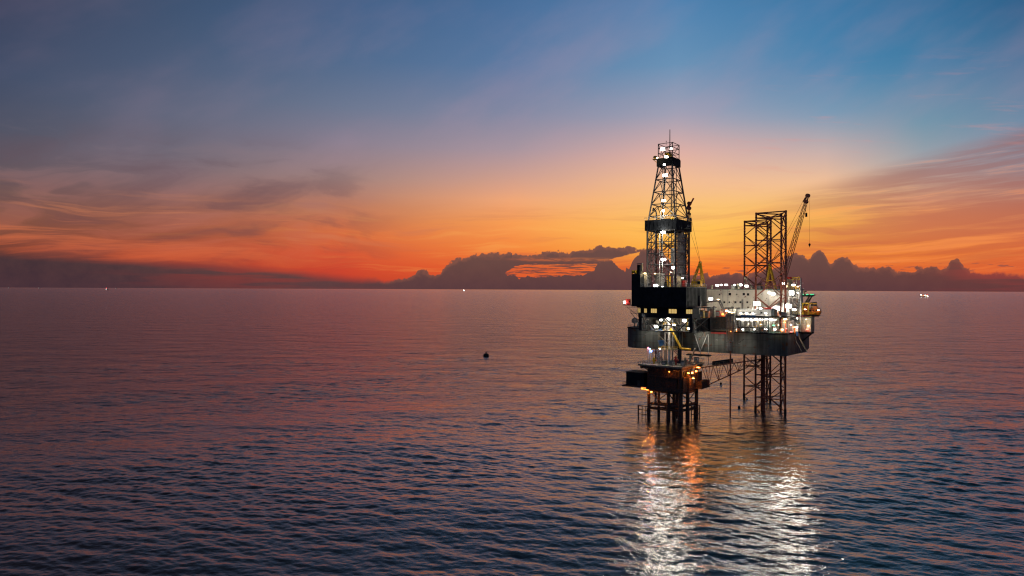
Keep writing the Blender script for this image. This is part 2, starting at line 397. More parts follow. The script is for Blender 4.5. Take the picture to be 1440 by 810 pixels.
# ------------------------------------------------------------------ sea: one sheet of real waves out past the horizon
def make_sea():
    rng = np.random.default_rng(5)
    front = np.radians(np.linspace(-52, 52, 1150))
    backa = np.radians(np.linspace(52, 308, 120))[1:-1]
    ang = np.concatenate([front, backa])
    r = [4., 20., 45., 65., 80.]
    while r[-1] < 2000: r.append(r[-1] + max(.30, r[-1]**2/(CAMH*F)*.46))
    while r[-1] < 150000: r.append(r[-1]*1.22)
    r = np.array(r); R, A = np.meshgrid(r, ang, indexing='ij')
    X, Y = R*np.sin(A), R*np.cos(A)
    dr = np.gradient(r)[:, None]*np.ones_like(A)
    da = np.gradient(ang)[None, :]*R
    bad = np.zeros_like(A); bad[:, len(front):] = 1e9
    sp_ = np.maximum(np.maximum(dr, np.abs(da)), bad)
    H = np.zeros_like(X)
    wind = math.radians(WIND)
    nW = 110
    lam = np.exp(rng.uniform(math.log(.7), math.log(10.5), nW)); VAR = np.zeros_like(X)
    for l in lam:
        spread = .42 if l > 3 else .6
        th = wind + rng.normal(0, spread); k = 2*PI/l
        slope = SLOPE*(1.0 if l < 5 else (5/l)**.8)/math.sqrt(nW)*1.414
        att = np.clip((l/sp_ - 1.6)/1.3, 0, 1)
        ph = k*(X*math.sin(th)+Y*math.cos(th)) + rng.uniform(0, 2*PI)
        s = np.sin(ph); VAR += .5*slope**2*(1-att**2); H += att*slope/k*(s + .22*np.cos(2*ph)*0.5)
    # gustier and calmer patches lying slantwise across the wind, and a low long swell
    P1, P2 = X*.80+Y*.60, -X*.60+Y*.80
    patch = 1 + .40*np.sin(P2/23+1.3*np.sin(P1/83)+.8*np.sin(P2/51))*np.sin(P1/74+.8+np.sin(P2/60)) + .16*np.sin(P2/9.7+1.1*np.sin(P1/31+2)+.7*np.sin(P1/17))
    H *= patch
    for l, th, sl_ in ((46., .35, .013), (63., -.25, .012), (34., .9, .011)):
        att = np.clip((l/sp_-2)/1.6, 0, 1); H += att*sl_*l/(2*PI)*np.sin(2*PI/l*(X*math.sin(th)+Y*math.cos(th))+l)
    nr, na = X.shape
    V = np.stack([X, Y, H], -1).reshape(-1, 3)
    i = np.arange(nr-1)[:, None]*na; j = np.arange(na)[None, :]; jn = (j+1) % na
    Fq = np.stack([i+j, i+jn, i+na+jn, i+na+j], -1).reshape(-1, 4)[:, ::-1]
    cap = np.arange(na)[None, :]
    me = bpy.data.meshes.new('sea')
    nv, nf = len(V), len(Fq)
    me.vertices.add(nv); me.vertices.foreach_set('co', V.astype(np.float32).ravel())
    me.loops.add(nf*4); me.loops.foreach_set('vertex_index', Fq.astype(np.int32).ravel())
    me.polygons.add(nf); me.polygons.foreach_set('loop_start', np.arange(0, nf*4, 4, dtype=np.int32))
    me.polygons.foreach_set('loop_total', np.full(nf, 4, dtype=np.int32))
    me.polygons.foreach_set('use_smooth', np.ones(nf, dtype=bool))
    me.update(calc_edges=True)
    at = me.attributes.new('ripple', 'FLOAT', 'POINT')     # waves finer than the mesh: their slope becomes roughness
    af = me.attributes.new('coarse', 'FLOAT', 'POINT'); af.data.foreach_set('value', np.clip(VAR/VAR.max(), 0, 1).astype(np.float32).ravel())
    at.data.foreach_set('value', np.sqrt(np.sqrt(SEA_ROUGH**4 + FARVAR*VAR)).astype(np.float32).ravel())
    o = bpy.data.objects.new('sea', me); COL.objects.link(o); o['kind'] = 'structure'
    m = bpy.data.materials.new('sea_water'); m.use_nodes = True
    nt = m.node_tree; n_, l_ = nt.nodes, nt.links; b = n_['Principled BSDF']
    b.inputs['Base Color'].default_value = (.006, .008, .012, 1)
    ra = n_.new('ShaderNodeAttribute'); ra.attribute_name = 'ripple'; l_.new(ra.outputs['Fac'], b.inputs['Roughness']); b.inputs['IOR'].default_value = 1.95
    t = n_.new('ShaderNodeTexCoord')
    def nz(scale, sx, sy, rot, detail, rough=.55):
        mp = n_.new('ShaderNodeMapping'); mp.inputs['Scale'].default_value = (sx, sy, 1); mp.inputs['Rotation'].default_value = (0, 0, rot)
        l_.new(t.outputs['Object'], mp.inputs[0])
        q = n_.new('ShaderNodeTexNoise'); q.inputs['Scale'].default_value = scale; q.inputs['Detail'].default_value = detail
        q.inputs['Roughness'].default_value = rough; l_.new(mp.outputs[0], q.inputs['Vector']); return q.outputs['Fac']
    h1 = nz(.75, .5, 1., .15, 4, .55); h2 = nz(4.0, .45, 1., -.12, 3, .5)
    a1 = n_.new('ShaderNodeMath'); a1.operation = 'MULTIPLY_ADD'
    l_.new(h2, a1.inputs[0]); a1.inputs[1].default_value = BUMP2; 
    s1 = n_.new('ShaderNodeMath'); s1.operation = 'MULTIPLY'; l_.new(h1, s1.inputs[0]); s1.inputs[1].default_value = BUMP1
    h3 = nz(1/26, .60, 1., .1, 7, .62); fa = n_.new('ShaderNodeAttribute'); fa.attribute_name = 'coarse'
    s3 = n_.new('ShaderNodeMath'); s3.operation = 'MULTIPLY'; l_.new(h3, s3.inputs[0]); l_.new(fa.outputs['Fac'], s3.inputs[1])
    s4 = n_.new('ShaderNodeMath'); s4.operation = 'MULTIPLY_ADD'; l_.new(s3.outputs[0], s4.inputs[0]); s4.inputs[1].default_value = FARBUMP; l_.new(s1.outputs[0], s4.inputs[2])
    l_.new(s4.outputs[0], a1.inputs[2])
    bp = n_.new('ShaderNodeBump'); bp.inputs['Strength'].default_value = 1.; bp.inputs['Distance'].default_value = 1.
    l_.new(a1.outputs[0], bp.inputs['Height']); l_.new(bp.outputs[0], b.inputs['Normal'])
    # added pinkish gloss that brightens the water's reflection at grazing angles
    gl = n_.new('ShaderNodeBsdfGlossy'); gl.inputs['Color'].default_value = (1, .86, .85, 1)
    l_.new(ra.outputs['Fac'], gl.inputs['Roughness']); l_.new(bp.outputs[0], gl.inputs['Normal'])
    lw = n_.new('ShaderNodeLayerWeight'); lw.inputs['Blend'].default_value = .5; l_.new(bp.outputs[0], lw.inputs['Normal'])
    fm_ = n_.new('ShaderNodeMapRange'); l_.new(lw.outputs['Facing'], fm_.inputs[0])
    for i, q in enumerate((.68, .97, 0., ADDED_SHEEN)): fm_.inputs[i+1].default_value = q
    ms = n_.new('ShaderNodeMixShader'); l_.new(fm_.outputs[0], ms.inputs[0]); l_.new(b.outputs[0], ms.inputs[1]); l_.new(gl.outputs[0], ms.inputs[2])
    l_.new(ms.outputs[0], n_['Material Output'].inputs[0])
    me.materials.append(m)
make_sea()
# ------------------------------------------------------------------ lamps
LAMP_N = dict(soft=(1, .86, .66), white=(1, .92, .80), warm=(1, .72, .38), orange=(1, .27, .035), red=(1, .1, .05), green=(.1, 1, .4), blue=(.2, .4, 1))
def light(parent, p, color, power, r=.4):
    l = bpy.data.lights.new('lamp_light', 'POINT'); l.energy = power; l.color = LAMP_N[color]; l.shadow_soft_size = r
    o = bpy.data.objects.new('lamp_light', l); COL.objects.link(o); o.parent = parent
    o.location = W(p)-Vector(parent['_b']); return o
def flood(p, label, d=.9, color='white', power=400., group=None, post=0., aim=(.3, -1, -.35), name='floodlight', cat='floodlight', spill=1.):
    """flood lamp: housing, round lens, yoke (and its own post)"""
    d *= .72; power *= PW
    u, v, z = p; t = thing(name, label, cat, (u, v, z-post), group)
    a = Vector(aim).normalized()
    def off(k): return (u+a.x*k, v+a.y*k, z+a.z*k)
    sx = Vector((-a.y, a.x, 0)).normalized()*d*lamp_rng.uniform(.46, .78); sy = a.cross(sx).normalized()*d*lamp_rng.uniform(.28, .50)
    def quad(k, s): return [tuple(Vector(off(k))+sx*i*s+sy*j*s) for i, j in ((-1, -1), (1, -1), (1, 1), (-1, 1))]
    MB().hexa(quad(-.40, .55), quad(.02, 1.08)).build('housing', M['grey'], t)
    MB().hexa(quad(.024, .95), quad(.10, .80)).build('lens', M['l_'+color], t)
    y = MB()
    y.bar((u, v, z-d*.62), off(-.2), .07, 5)
    if post: y.bar((u, v, z-post), (u, v, z-d*.5), .08, 6)
    y.build('bracket' if not post else 'post', M['darkgrey'], t)
    if power:
        light(t, off(.75), color, power*.45*spill, d*.35)
        sp = bpy.data.lights.new('lamp_beam', 'SPOT'); sp.energy = power*BEAM; sp.color = LAMP_N[color]; sp.shadow_soft_size = d*.4; sp.spot_size = math.radians(115); sp.spot_blend = .6
        so = bpy.data.objects.new('lamp_beam', sp); COL.objects.link(so); so.parent = t; so.location = W(off(.3))-Vector(t['_b'])
        dv_ = W(off(1.3))-W(off(.3)); so.rotation_euler = dv_.to_track_quat('-Z', 'Y').to_euler()
    return t
def bulb(p, label, d=.5, color='white', power=60., group=None, cat='lamp'):
    """small bulkhead lamp: back box and glowing dome"""
    d *= .72; power *= PWB
    u, v, z = p; t = thing('bulkhead_lamp', label, cat, p, group)
    MB().box(u-d*.35, u+d*.35, v, v+.22, z-d*.35, z+d*.35).build('back_box', M['grey'], t)
    w_ = d*lamp_rng.uniform(.25, .75); MB().bar((u-w_, v-.2, z), (u+w_, v-.2, z), d*lamp_rng.uniform(.2, .34), 8).build('dome', M['l_'+color], t)
    if power: light(t, (u, v-.6, z-.1), color, power, .2)
    if color == 'white' and power > 100:
        sp = bpy.data.lights.new('lamp_beam', 'SPOT'); sp.energy = power*BBEAM; sp.shadow_soft_size = .3; sp.spot_size = math.radians(110); sp.spot_blend = .6; sp.color = LAMP_N[color]
        so = bpy.data.objects.new('lamp_beam', sp); COL.objects.link(so); so.parent = t; so.location = W((u, v-.5, z))-Vector(t['_b'])
        so.rotation_euler = (W((u, v-1, z-.3))-W((u, v, z))).to_track_quat('-Z', 'Y').to_euler()
    return t
PW, PWB, BEAM, BBEAM = 1., .5, 1.8, 2.1
lamp_rng = random.Random(21)
ORD = 'first second third fourth fifth sixth seventh eighth ninth tenth eleventh twelfth thirteenth fourteenth'.split()

# ------------------------------------------------------------------ hull
HT, HB = 30.8, 22.6
HP = [(-53.5, 0), (0, 0), (5.7, 3.5), (7.2, 24), (4, 44), (-10, 66), (-30, 66), (-48, 46), (-57.5, 24), (-57.5, 4)]
t = thing('jack_up_hull', 'deep grey barge hull of the rig, raised above the sea on lattice legs', 'rig hull', (-24, 24, HB))
MB().prism(HP, HB, HT).build('shell', M['hull'], t)
inset = [(u*.985-.3, v*.985+.4) for u, v in HP]
MB().prism(inset, HT+.003, HT+.06).build('deck_plate', M['green'], t)
rub = MB()
for a, b in zip(HP[-1:]+HP[:3], HP[:4]):
    A, B = Vector((*a, 0)), Vector((*b, 0)); n = (B-A).cross(Vector((0, 0, 1))).normalized(); n = n if n.y < 0 or n.x > .5 else n
    rub.sq((a[0]+n.x*.1, a[1]+n.y*.1, HT-.25), (b[0]+n.x*.1, b[1]+n.y*.1, HT-.25), .36)
rub.build('rubbing_strake', M['dark'], t)
st = MB()
for u0, u1 in ((U(955, 0), U(972, 0)), (U(1000, 0), U(1022, 0))): MB().box(u0, u1, -.06, -.004, 29.7, 30.25).build('red_stripe', M['red'], t)
fr = MB()
for k in range(-52, 0, 4): fr.box(k, k+.11, -.06, -.003, HB+.1, HT-.45)
for z in (25.2, 28.0): fr.box(-53.4, -.1, -.085, -.062, z, z+.10)
fr.build('plate_seam', M['darkgrey'], t)
MB().rail([(-57.3, 4.2, HT), (-53.4, .3, HT), (-39, .3, HT)]).build('handrail', M['grey'], t)
MB().rail([(-20, .3, HT), (-14.5, .3, HT)]).build('handrail', M['grey'], t)
# hanging platform under the hull and Y struts on its face
hg = MB(); a = U(967, -1.5); b = U(999, -1.5)
hg.box(a, b, -2.6, -.2, Z(980, 500, -1.5), Z(980, 498, -1.5))
hg.build('hanging_walkway', M['darkgrey'], t)
ys = MB(); m0 = Q(985, 494, -1.2)
ys.bar(m0, Q(977, 470, -.4), .16).bar(m0, Q(995, 470, -.4), .16).bar(m0, (m0[0], m0[1], m0[2]-2.2), .14)
ys.bar(Q(996.5, 470, -.6), Q(996.5, 513, -.6), .11)
ys.build('strut', M['light'], t)
bx = MB(); bx.box(U(1023, -.7), U(1029, -.7), -1.4, -.01, Z(1026, 493, -.7), Z(1026, 482, -.7)); bx.build('drain_box', M['grey'], t)

# ------------------------------------------------------------------ lattice legs
LA, LC, LBk = (-8., 12.), (3.2, 10.5), (-1.1, 20.9)
def make_leg(label):
    b0 = (-2, 14.5, -3.); t = thing('support_truss', label, 'rig leg', b0, 'three-chord lattice legs of the jack-up rig')
    ch = (LA, LC, LBk); top = 75.6
    for p in ch:
        c = MB().cyl(p[0], p[1], -3, top, .36, 10)
        for z in np.arange(-2, top, 1.4): c.bar((p[0], p[1], z), (p[0], p[1], z+.25), .43, 8)
        c.build('chord', M['leg'], t)
    br = MB(); bay = 8.5
    zs = [14.0+bay*k for k in range(-2, 8)]
    for i in range(3):
        p, q = ch[i], ch[(i+1) % 3]
        for zc in zs:
            lo, hi = zc-bay/2, zc+bay/2
            for (s, e) in ((lo, hi), (hi, lo)):
                if max(s, e) > top+1: 
                    if s > e: br.bar((*p, top-.6), ((p[0]+q[0])/2, (p[1]+q[1])/2, zc), .19, 6); br.bar((*q, top-.6), ((p[0]+q[0])/2, (p[1]+q[1])/2, zc), .19, 6)
                    else: br.bar((*p, lo), (((p[0]+q[0])/2), (p[1]+q[1])/2, zc), .19, 6); br.bar((*q, lo), (((p[0]+q[0])/2), (p[1]+q[1])/2, zc), .19, 6)
                    continue
                br.bar((*p, s), (*q, e), .16, 6)
            br.bar((*p, zc), (*q, zc), .17, 6)
        br.bar((*p, top-.3), (*q, top-.3), .24, 6); br.bar((*p, top-2.2), (*q, top-2.2), .2, 6)
    br.build('bracing', M['leg'], t)
    for p in ch: MB().cyl(p[0], p[1], -3.1, 2.3, .52, 10, .46).build('marine_growth', M['black'], t)
    return t
leg = make_leg('nearest tall lattice leg of the rig, in front of the white deckhouse')
leg2 = copy_thing(leg, -13, 28, 0, 'farther lattice leg showing just left of the near leg, its top a little lower')
leg3 = copy_thing(leg, -46, 12, 0, 'lattice leg mostly hidden behind the drilling derrick and the wellhead platform')
# caissons
for px, v, z1, r, lab in ((1073.5, 16, 22.6, .85, 'thick dark caisson pipe running from the hull into the sea inside the near leg'),
                          (1027.5, -.9, 27, .28, 'thin single caisson pole dropping from the hull face, left of the legs')):
    u = U(px, v)
    c = MB().cyl(u, v, -2, z1, r, 12).cyl(u, v, z1-1.2, z1-.02, r*1.25, 12).build('caisson_pipe', M['leg'], None, (u, v, 0)); tag(c, lab, 'pipe')

# ------------------------------------------------------------------ cantilever beams carrying the drill floor
CVR, CVL = -20.2, -41.2
def cantilever(u0, u1, label, right):
    t = thing('cantilever_beam', label, 'cantilever', ((u0+u1)/2, 0, 30.9), 'two deep box beams that push the derrick out over the stern')
    MB().box(u0, u1, -17, 30, 30.95, 35.7).build('web', M['darkgrey'], t)
    r = MB()
    for v in np.arange(-16.4, 29.5, 1.25):
        uu = u1 if right else u0
        r.box(uu+.002 if right else uu-.28, uu+.28 if right else uu-.002, v, v+.22, 31.2, 35.5)
    r.build('stiffener', M['darkgrey'], t)
    MB().box(u0-.35, u1+.35, -17.2, 30.2, 35.705, 35.95).box(u0-.35, u1+.35, -17.2, 30.2, 30.83, 30.945).build('flange', M['dark'], t)
    MB().rail([(u1+.2, -17, 35.95), (u1+.2, 30, 35.95)], 1.1, 2.0).build('handrail', M['yellow'], t)
cantilever(CVR-1.6, CVR, 'dark ribbed box beam right of the lit well bay', True)
cantilever(CVL, CVL+1.6, 'dark box beam left of the lit well bay, half hidden', False)

# ------------------------------------------------------------------ substructure
FU0, FU1, FV0, FV1 = -41.7, -20.9, -25., -5.
SU0, SU1, SV0, SV1 = -39.6, -19.2, -23.8, -4.
t = thing('drill_floor_substructure', 'dark steel frame with lit yellow windows, carrying the drill floor above the well bay', 'substructure', ((SU0+SU1)/2, -14, 30.9))
MB().box(SU0, SU1, SV0, -16, 36.1, 37.5).box(SU0-.4, SU1+.6, SV0-.6, -16, 39.55, 39.97).build('floor_beam', M['dark'], t)
MB().box(SU0+.3, SU1-.3, SV0+.8, -16.4, 37.503, 39.54).build('wall', M['dark'], t)
for px0, px1 in ((897, 901), (906, 910), (915.5, 924), (940.5, 952), (965, 974)):
    a, b = U(px0, SV0+.75), U(px1, SV0+.75)
    w = MB().box(a, b, SV0+.70, SV0+.797, 37.75, 39.25).build('window', M['win'], t)
    f = MB()
    for k in np.linspace(a, b, 4): f.box(k-.05, k+.05, SV0+.62, SV0+.698, 37.7, 39.3)
    f.box(a, b, SV0+.62, SV0+.697, 39.25, 39.34).box(a, b, SV0+.62, SV0+.697, 37.66, 37.75); f.build('frame', M['darkgrey'], w)
for a in (SU0+.6, SU1-.6):
    for v in (-22.8, -5.5): MB().box(a-.6, a+.6, v-.6, v+.6, 30.97 if v > -10 else 31.2, 36.09).build('column', M['dark'], t)
br = MB(); um = (SU0+SU1)/2
for (a, b) in ((SU0+1.2, um), (um, SU1-1.2)):
    m_ = (a+b)/2
    br.bar((a, -22.8, 36), (m_, -22.8, 31.4), .2).bar((m_, -22.8, 31.4), (b, -22.8, 36), .2)
br.bar((SU0+.6, -22.8, 33.4), (SU1-.6, -22.8, 33.4), .18).bar((SU0+.6, -22.8, 31.3), (SU1-.6, -22.8, 31.3), .26)
br.bar((SU1-.6, -22.8, 31.3), (SU1-.6, -5.5, 36), .2).bar((SU1-.6, -22.8, 36), (SU1-.6, -5.5, 31.3), .2)
br.build('brace', M['darkgrey'], t)
MB().box(SU0+1.4, SU1-1.4, SV1-2.6, SV1-2.2, 31, 36).build('back_bulkhead', M['light'], t)
hw = MB(); hw.box(SU0-4.8, SU0-.42, SV0-.4, SV0+1.6, 39.6, 39.75).box(SU0-3.2, SU0+.28, SV0+.3, SV0+3, 37.4, 37.55)
hw.rail([(SU0-3.2, SV0+.3, 37.55), (SU0, SV0+.3, 37.55)])
hw.bar((SU0-3, SV0+.5, 37.4), (SU0+.2, SV0+.5, 33.8), .09).bar((SU0-4.4, SV0, 39.6), (SU0, SV0+.5, 36.4), .07); hw.build('side_walkway', M['darkgrey'], t)

# ------------------------------------------------------------------ drill floor with wind walls
t = thing('drill_floor', 'big black boxed drill floor at the foot of the derrick', 'drill floor', ((FU0+FU1)/2, -15, 40))
MB().box(FU0, FU1, FV0+.3, FV1, 40.0, 40.6).build('floor_plate', M['darkgrey'], t)
MB().box(FU0, FU1, FV0, FV0+.25, 40.0, 47.0).build('windwall', M['dark'], t)
MB().box(FU0, FU0+.25, FV0+.252, FV1, 40.0, 47.0).build('windwall', M['dark'], t)
MB().box(FU1-.25, FU1, FV0+.252, FV1, 40.0, 47.0).build('side_windwall', M['olive'], t)
MB().box(FU0-.003, U(900, FV0), FV0-.004, FV0+3.4, 40.02, 51.8).build('tall_windwall', M['dark'], t)
cp = MB(); cp.box(U(900, FV0)+.02, FU1+.1, FV0-.08, FV0+.35, 47.003, 47.2).box(FU1-.3, FU1+.1, FV0+.352, FV1, 47.003, 47.2); cp.build('wall_capping', M['beige'], t)
r = MB()
for k in np.arange(FU0+1, FU1, 1.3): r.box(k, k+.10, FV0-.09, FV0-.006, 40.2, 46.8)
for v in np.arange(FV0+1, FV1, 1.3): r.box(FU1+.003, FU1+.09, v, v+.1, 40.2, 46.8)
r.build('cladding_rib', M['dark'], t)
MB().rail([(FU0+4, FV0+.15, 47.2), (FU1, FV0+.15, 47.2), (FU1, FV1, 47.2)], 1.0, 2.0).build('handrail', M['light'], t)
dk = MB(); dk.hexa([(FU1+.003, -14, 40.3), (FU1+.8, -14, 40.3), (FU1+.8, -12.4, 40.3), (FU1+.003, -12.4, 40.3)], [(FU1+.003, -13.4, 44), (FU1+.5, -13.4, 44), (FU1+.5, -12.8, 44), (FU1+.003, -12.8, 44)])
dk.build('chute', M['black'], t)

# machinery standing on the drill floor, seen over the wind wall
def cabinet(u0, u1, v0, v1, z0, z1, m, label, cat='cabinet', name='equipment_cabinet', group=None):
    t = thing(name, label, cat, ((u0+u1)/2, v0, z0), group)
    MB().box(u0, u1, v0, v1, z0, z1).build('body', M[m], t)
    d = MB(); n = max(1, int((u1-u0)/1.2)); w = (u1-u0)/n
    for i in range(n): d.box(u0+w*i+.12, u0+w*(i+1)-.12, v0-.07, v0-.003, z0+.25, z1-.3)
    d.build('door', M['light' if m not in ('light', 'white') else 'grey'], t)
    MB().box(u0-.08, u1+.08, v0-.12, v1+.08, z1+.003, z1+.12).build('roof', M['darkgrey'], t)
    return t
v = -21.5
cabinet(U(901, v), U(910, v), v, v+3, 40.6, 51.6, 'grey', 'tall grey cabinet behind the black wall at the left of the derrick foot')
cabinet(U(922, -18), U(930, -18), -18, -15, 40.6, 52.2, 'light', "pale driller's cabin between the derrick legs", 'cabin', 'driller_cabin')
t = thing('exhaust_stack', 'short black exhaust stack with rain cap above the tall black wall', 'exhaust stack', (U(899, -23), -23, 51.8))
ue = U(899, -23); MB().cyl(ue, -23, 51.81, 55.2, .85, 14).build('pipe', M['dark'], t)
MB().cyl(ue, -23, 55.55, 55.75, 1.15, 14, .5).bar((ue-.6, -23, 55.1), (ue-.6, -23, 55.6), .06).bar((ue+.6, -23, 55.1), (ue+.6, -23, 55.6), .06).build('rain_cap', M['dark'], t)
ue2 = U(903, -20.8)
t = thing('vent_pipe', 'pale slim vent pipe beside the black exhaust stack', 'vent pipe', (ue2, -20.8, 51.8)); MB().cyl(ue2, -20.8, 51.8, 55.6, .3, 10).build('pipe', M['beige'], t); MB().cyl(ue2, -20.8, 55.6, 55.9, .42, 10).build('collar', M['grey'], t)
t = thing('yellow_winch', 'small yellow winch on top of the tall black wall', 'winch', (U(892, -24), -24, 51.81))
uy = U(892, -24); MB().bar((uy-.5, -24, 52.6), (uy+.5, -24, 52.6), .55, 12).build('drum', M['yellow'], t); MB().box(uy-.8, uy-.52, -24.6, -23.4, 51.81, 53.2).box(uy+.52, uy+.8, -24.6, -23.4, 51.81, 53.2).build('side_frame', M['yellow'], t)
# drill pipe racked in the derrick
k = 0
for i in range(7):
    for j in range(3):
        u = -29.6+i*.42; v = -13+j*1.5
        c = MB().bar((u, v, 40.62), (u+.05, v+.1, 66.5+.3*((i*7+j*3) % 4)), .13, 6)
        for z in (49.5, 58.8): c.bar((u+.02, v+.05, z), (u+.02, v+.05, z+.5), .18, 6)
        o = c.build('drill_pipe_stand', M['pipe'], None, (u, v, 40.6)); tag(o, 'long steel drill pipe stood on end in the racked bundle inside the derrick', 'drill pipe', 'drill pipe stands racked inside the derrick')
# ------------------------------------------------------------------ derrick
DU0, DU1, DV0, DV1 = -37.6, -26.8, -20.5, -7.6
t = thing('drilling_derrick', 'tall open lattice drilling derrick with a black band at mid height', 'derrick', ((DU0+DU1)/2, -14.5, 40.6))
dcu, dcv = (DU0+DU1)/2, (DV0+DV1)/2
ZB, ZC = 69.5, 91.5; hu, hv = (DU1-DU0)/2, (DV1-DV0)/2; TU, TV = 2.75, 3.1
def dw(z):
    if z <= ZB: return hu, hv
    k = min(1, (z-ZB)/(ZC-ZB)); return hu+(TU-hu)*k, hv+(TV-hv)*k
def dc(i, z):
    a, b = dw(z); s = ((-1, -1), (1, -1), (1, 1), (-1, 1))[i]; return (dcu+s[0]*a, dcv+s[1]*b, z)
for i in range(4):
    c = MB().sq(dc(i, 40.62), dc(i, ZB), .62).sq(dc(i, ZB), dc(i, ZC), .48).sq(dc(i, ZC), dc(i, 99.9), .26); c.build('corner_post', M['tower'], t)
zl = [47.2, 51.2, 55.3, 59.4, 63.5, 67.6]; zu = [71.7, 73.0, 77.4, 82.0, 86.6, ZC]
br = MB()
for lv in (zl, zu):
    for a, b in zip(lv, lv[1:]):
        for i in range(4):
            j = (i+1) % 4; p, q, p2, q2 = Vector(dc(i, a)), Vector(dc(j, a)), Vector(dc(i, b)), Vector(dc(j, b))
            m2 = (p2+q2)/2; m1 = (p+q)/2
            br.sq(p2, q2, .28)
            if b-a > 2:
                br.sq(p, m2, .21).sq(q, m2, .21)
            if lv is zl:
                x1, x2 = p.lerp(q, .28), p2.lerp(q2, .28)
                if i in (0, 2): br.sq(x1, x2, .26); br.sq(p, x2, .16); br.sq(x1, p2, .16)
                y1, y2 = p.lerp(q, .74), p2.lerp(q2, .74)
                if i in (1, 3, 2): br.sq(y1, y2, .24); br.sq(q, y2, .16)
br.build('bracing', M['tower'], t)
# racking board band
rb = MB(); e = .75
B0, B1, B2, B3 = dcu-hu-e, dcu+hu+e, dcv-hv-e, dcv+hv+e
for q in ((B0, B1, B2, B2+.15), (B0, B1, B3-.15, B3), (B0, B0+.15, B2+.152, B3-.152), (B1-.15, B1, B2+.152, B3-.152)): rb.box(q[0], q[1], q[2], q[3], 67.7, 71.5)
rb.build('racking_band', M['dark'], t)
rr = MB()
for k in np.arange(B0+.8, B1, 1.4): rr.box(k, k+.08, B2-.07, B2-.004, 67.8, 71.4)
for k in np.arange(B2+.8, B3, 1.4): rr.box(B1+.004, B1+.07, k, k+.08, 67.8, 71.4)
rr.build('band_rib', M['dark'], t)
MB().box(dcu-hu+.3, dcu+hu-.3, dcv+1, dcv+hv-.3, 67.9, 68.1).box(B1, B1+1.7, dcv-1, dcv+2, 68.4, 68.55).build('monkey_board', M['darkgrey'], t)
MB().rail([(B0, B2, 71.5), (B1, B2, 71.5), (B1, B3, 71.5)], 1.1, 1.8).rail([(B1+1.7, dcv-1, 68.55), (B1+1.7, dcv+2, 68.55)], 1.1, 1.0).build('handrail', M['light'], t)
# service lane on the near face
ln = MB()
for du in (-.55, .55):
    ln.sq((dcu+du, dcv-hv-.3, 47.2), (dcu+du, dcv-hv-.3, 67.6), .14)
    a = dw(72)[1]; b = dw(ZC)[1]; ln.sq((dcu+du, dcv-a-.2, 71.6), (dcu+du, dcv-b-.2, ZC), .14)
for z in np.arange(48, 67, .8): ln.sq((dcu-.55, dcv-hv-.3, z), (dcu+.55, dcv-hv-.3, z), .07)
for z in np.arange(72, 90, .8): y = dcv-dw(z)[1]-.2; ln.sq((dcu-.55, y, z), (dcu+.55, y, z), .07)
ln.build('ladder', M['light'], t)
# crown platform and cage
cr = MB(); cr.box(dcu-TU-.35, dcu+TU+.35, dcv-TV-.35, dcv+TV+.35, 94.2, 94.45)
for q in ((dcu-TU-.35, dcu+TU+.35, dcv-TV-.5, dcv-TV-.35), (dcu+TU+.35, dcu+TU+.5, dcv-TV-.35, dcv+TV+.35), (dcu-TU-.5, dcu-TU-.35, dcv-TV-.35, dcv+TV+.35)): cr.box(*q, 91.5, 94.1)
cr.build('crown_platform', M['dark'], t)
cg = MB()
for z in (96.3, 98.2, 99.8):
    for i in range(4): cg.sq(dc(i, z)[:2]+(z,), dc((i+1) % 4, z)[:2]+(z,), .18)
for i in range(4):
    j = (i+1) % 4; cg.sq(dc(i, 94.5), dc(j, 99.8), .14)
cg.build('crown_cage', M['tower'], t)
MB().box(dcu-1.4, dcu+1.2, dcv-1.2, dcv+1.2, 94.5, 95.4).bar((dcu-.8, dcv-.5, 96.2), (dcu+.8, dcv-.5, 96.2), .8, 14).bar((dcu-.8, dcv+.6, 95.9), (dcu+.8, dcv+.6, 95.9), .8, 14).build('crown_block', M['yellow'], t)
an = dc(1, 99)
MB().bar((an[0]-1, an[1], 94.5), (an[0]-1, an[1], 104.6), .2, 6, .13).build('antenna', M['tower'], t)
MB().bar((dcu-1, dcv, 99.8), (dcu-1, dcv, 101.2), .06).ball((dcu-1, dcv, 101.2), .18).build('wind_vane', M['tower'], t)
ub = U(920.5, dcv-TV)
MB().box(ub-1.0, dcu-TU-.36, dcv-TV-.3, dcv-TV+1.6, 94.4, 94.55).bar((ub-.9, dcv-TV, 94.4), (dcu-TU, dcv-TV, 92.6), .1).ball((ub-.2, dcv-TV+.6, 95.2), .8, 10, 6, .7).build('lookout_basket', M['yellow'], t)
# travelling block, guide rails and top drive
tb = MB()
for du in (-.9, .9): tb.sq((dcu+du+1.6, dcv+1.2, 44), (dcu+du+1.6, dcv+1.2, 93), .22)
tb.build('guide_rail', M['tower'], t)
MB().box(dcu+.7, dcu+2.5, dcv+.5, dcv+1.9, 55.5, 61.5).cyl(dcu+1.6, dcv+1.2, 41, 55.5, .22, 8).build('top_drive', M['light'], t)
wl = MB()
for du in (-.6, -.2, .2, .6): wl.bar((dcu+1.6+du, dcv+1.2, 61.5), (dcu+du*.8+.3, dcv, 94), .05, 4)
wl.build('hoist_lines', M['wire'], t)
# fastline jib sticking out of the right side above the band
MB().bar((DU1+.2, dcv, 64.8), (DU1+1.1, dcv, 64.9), .42, 10).build('tugger_sheave', M['darkgrey'], t)
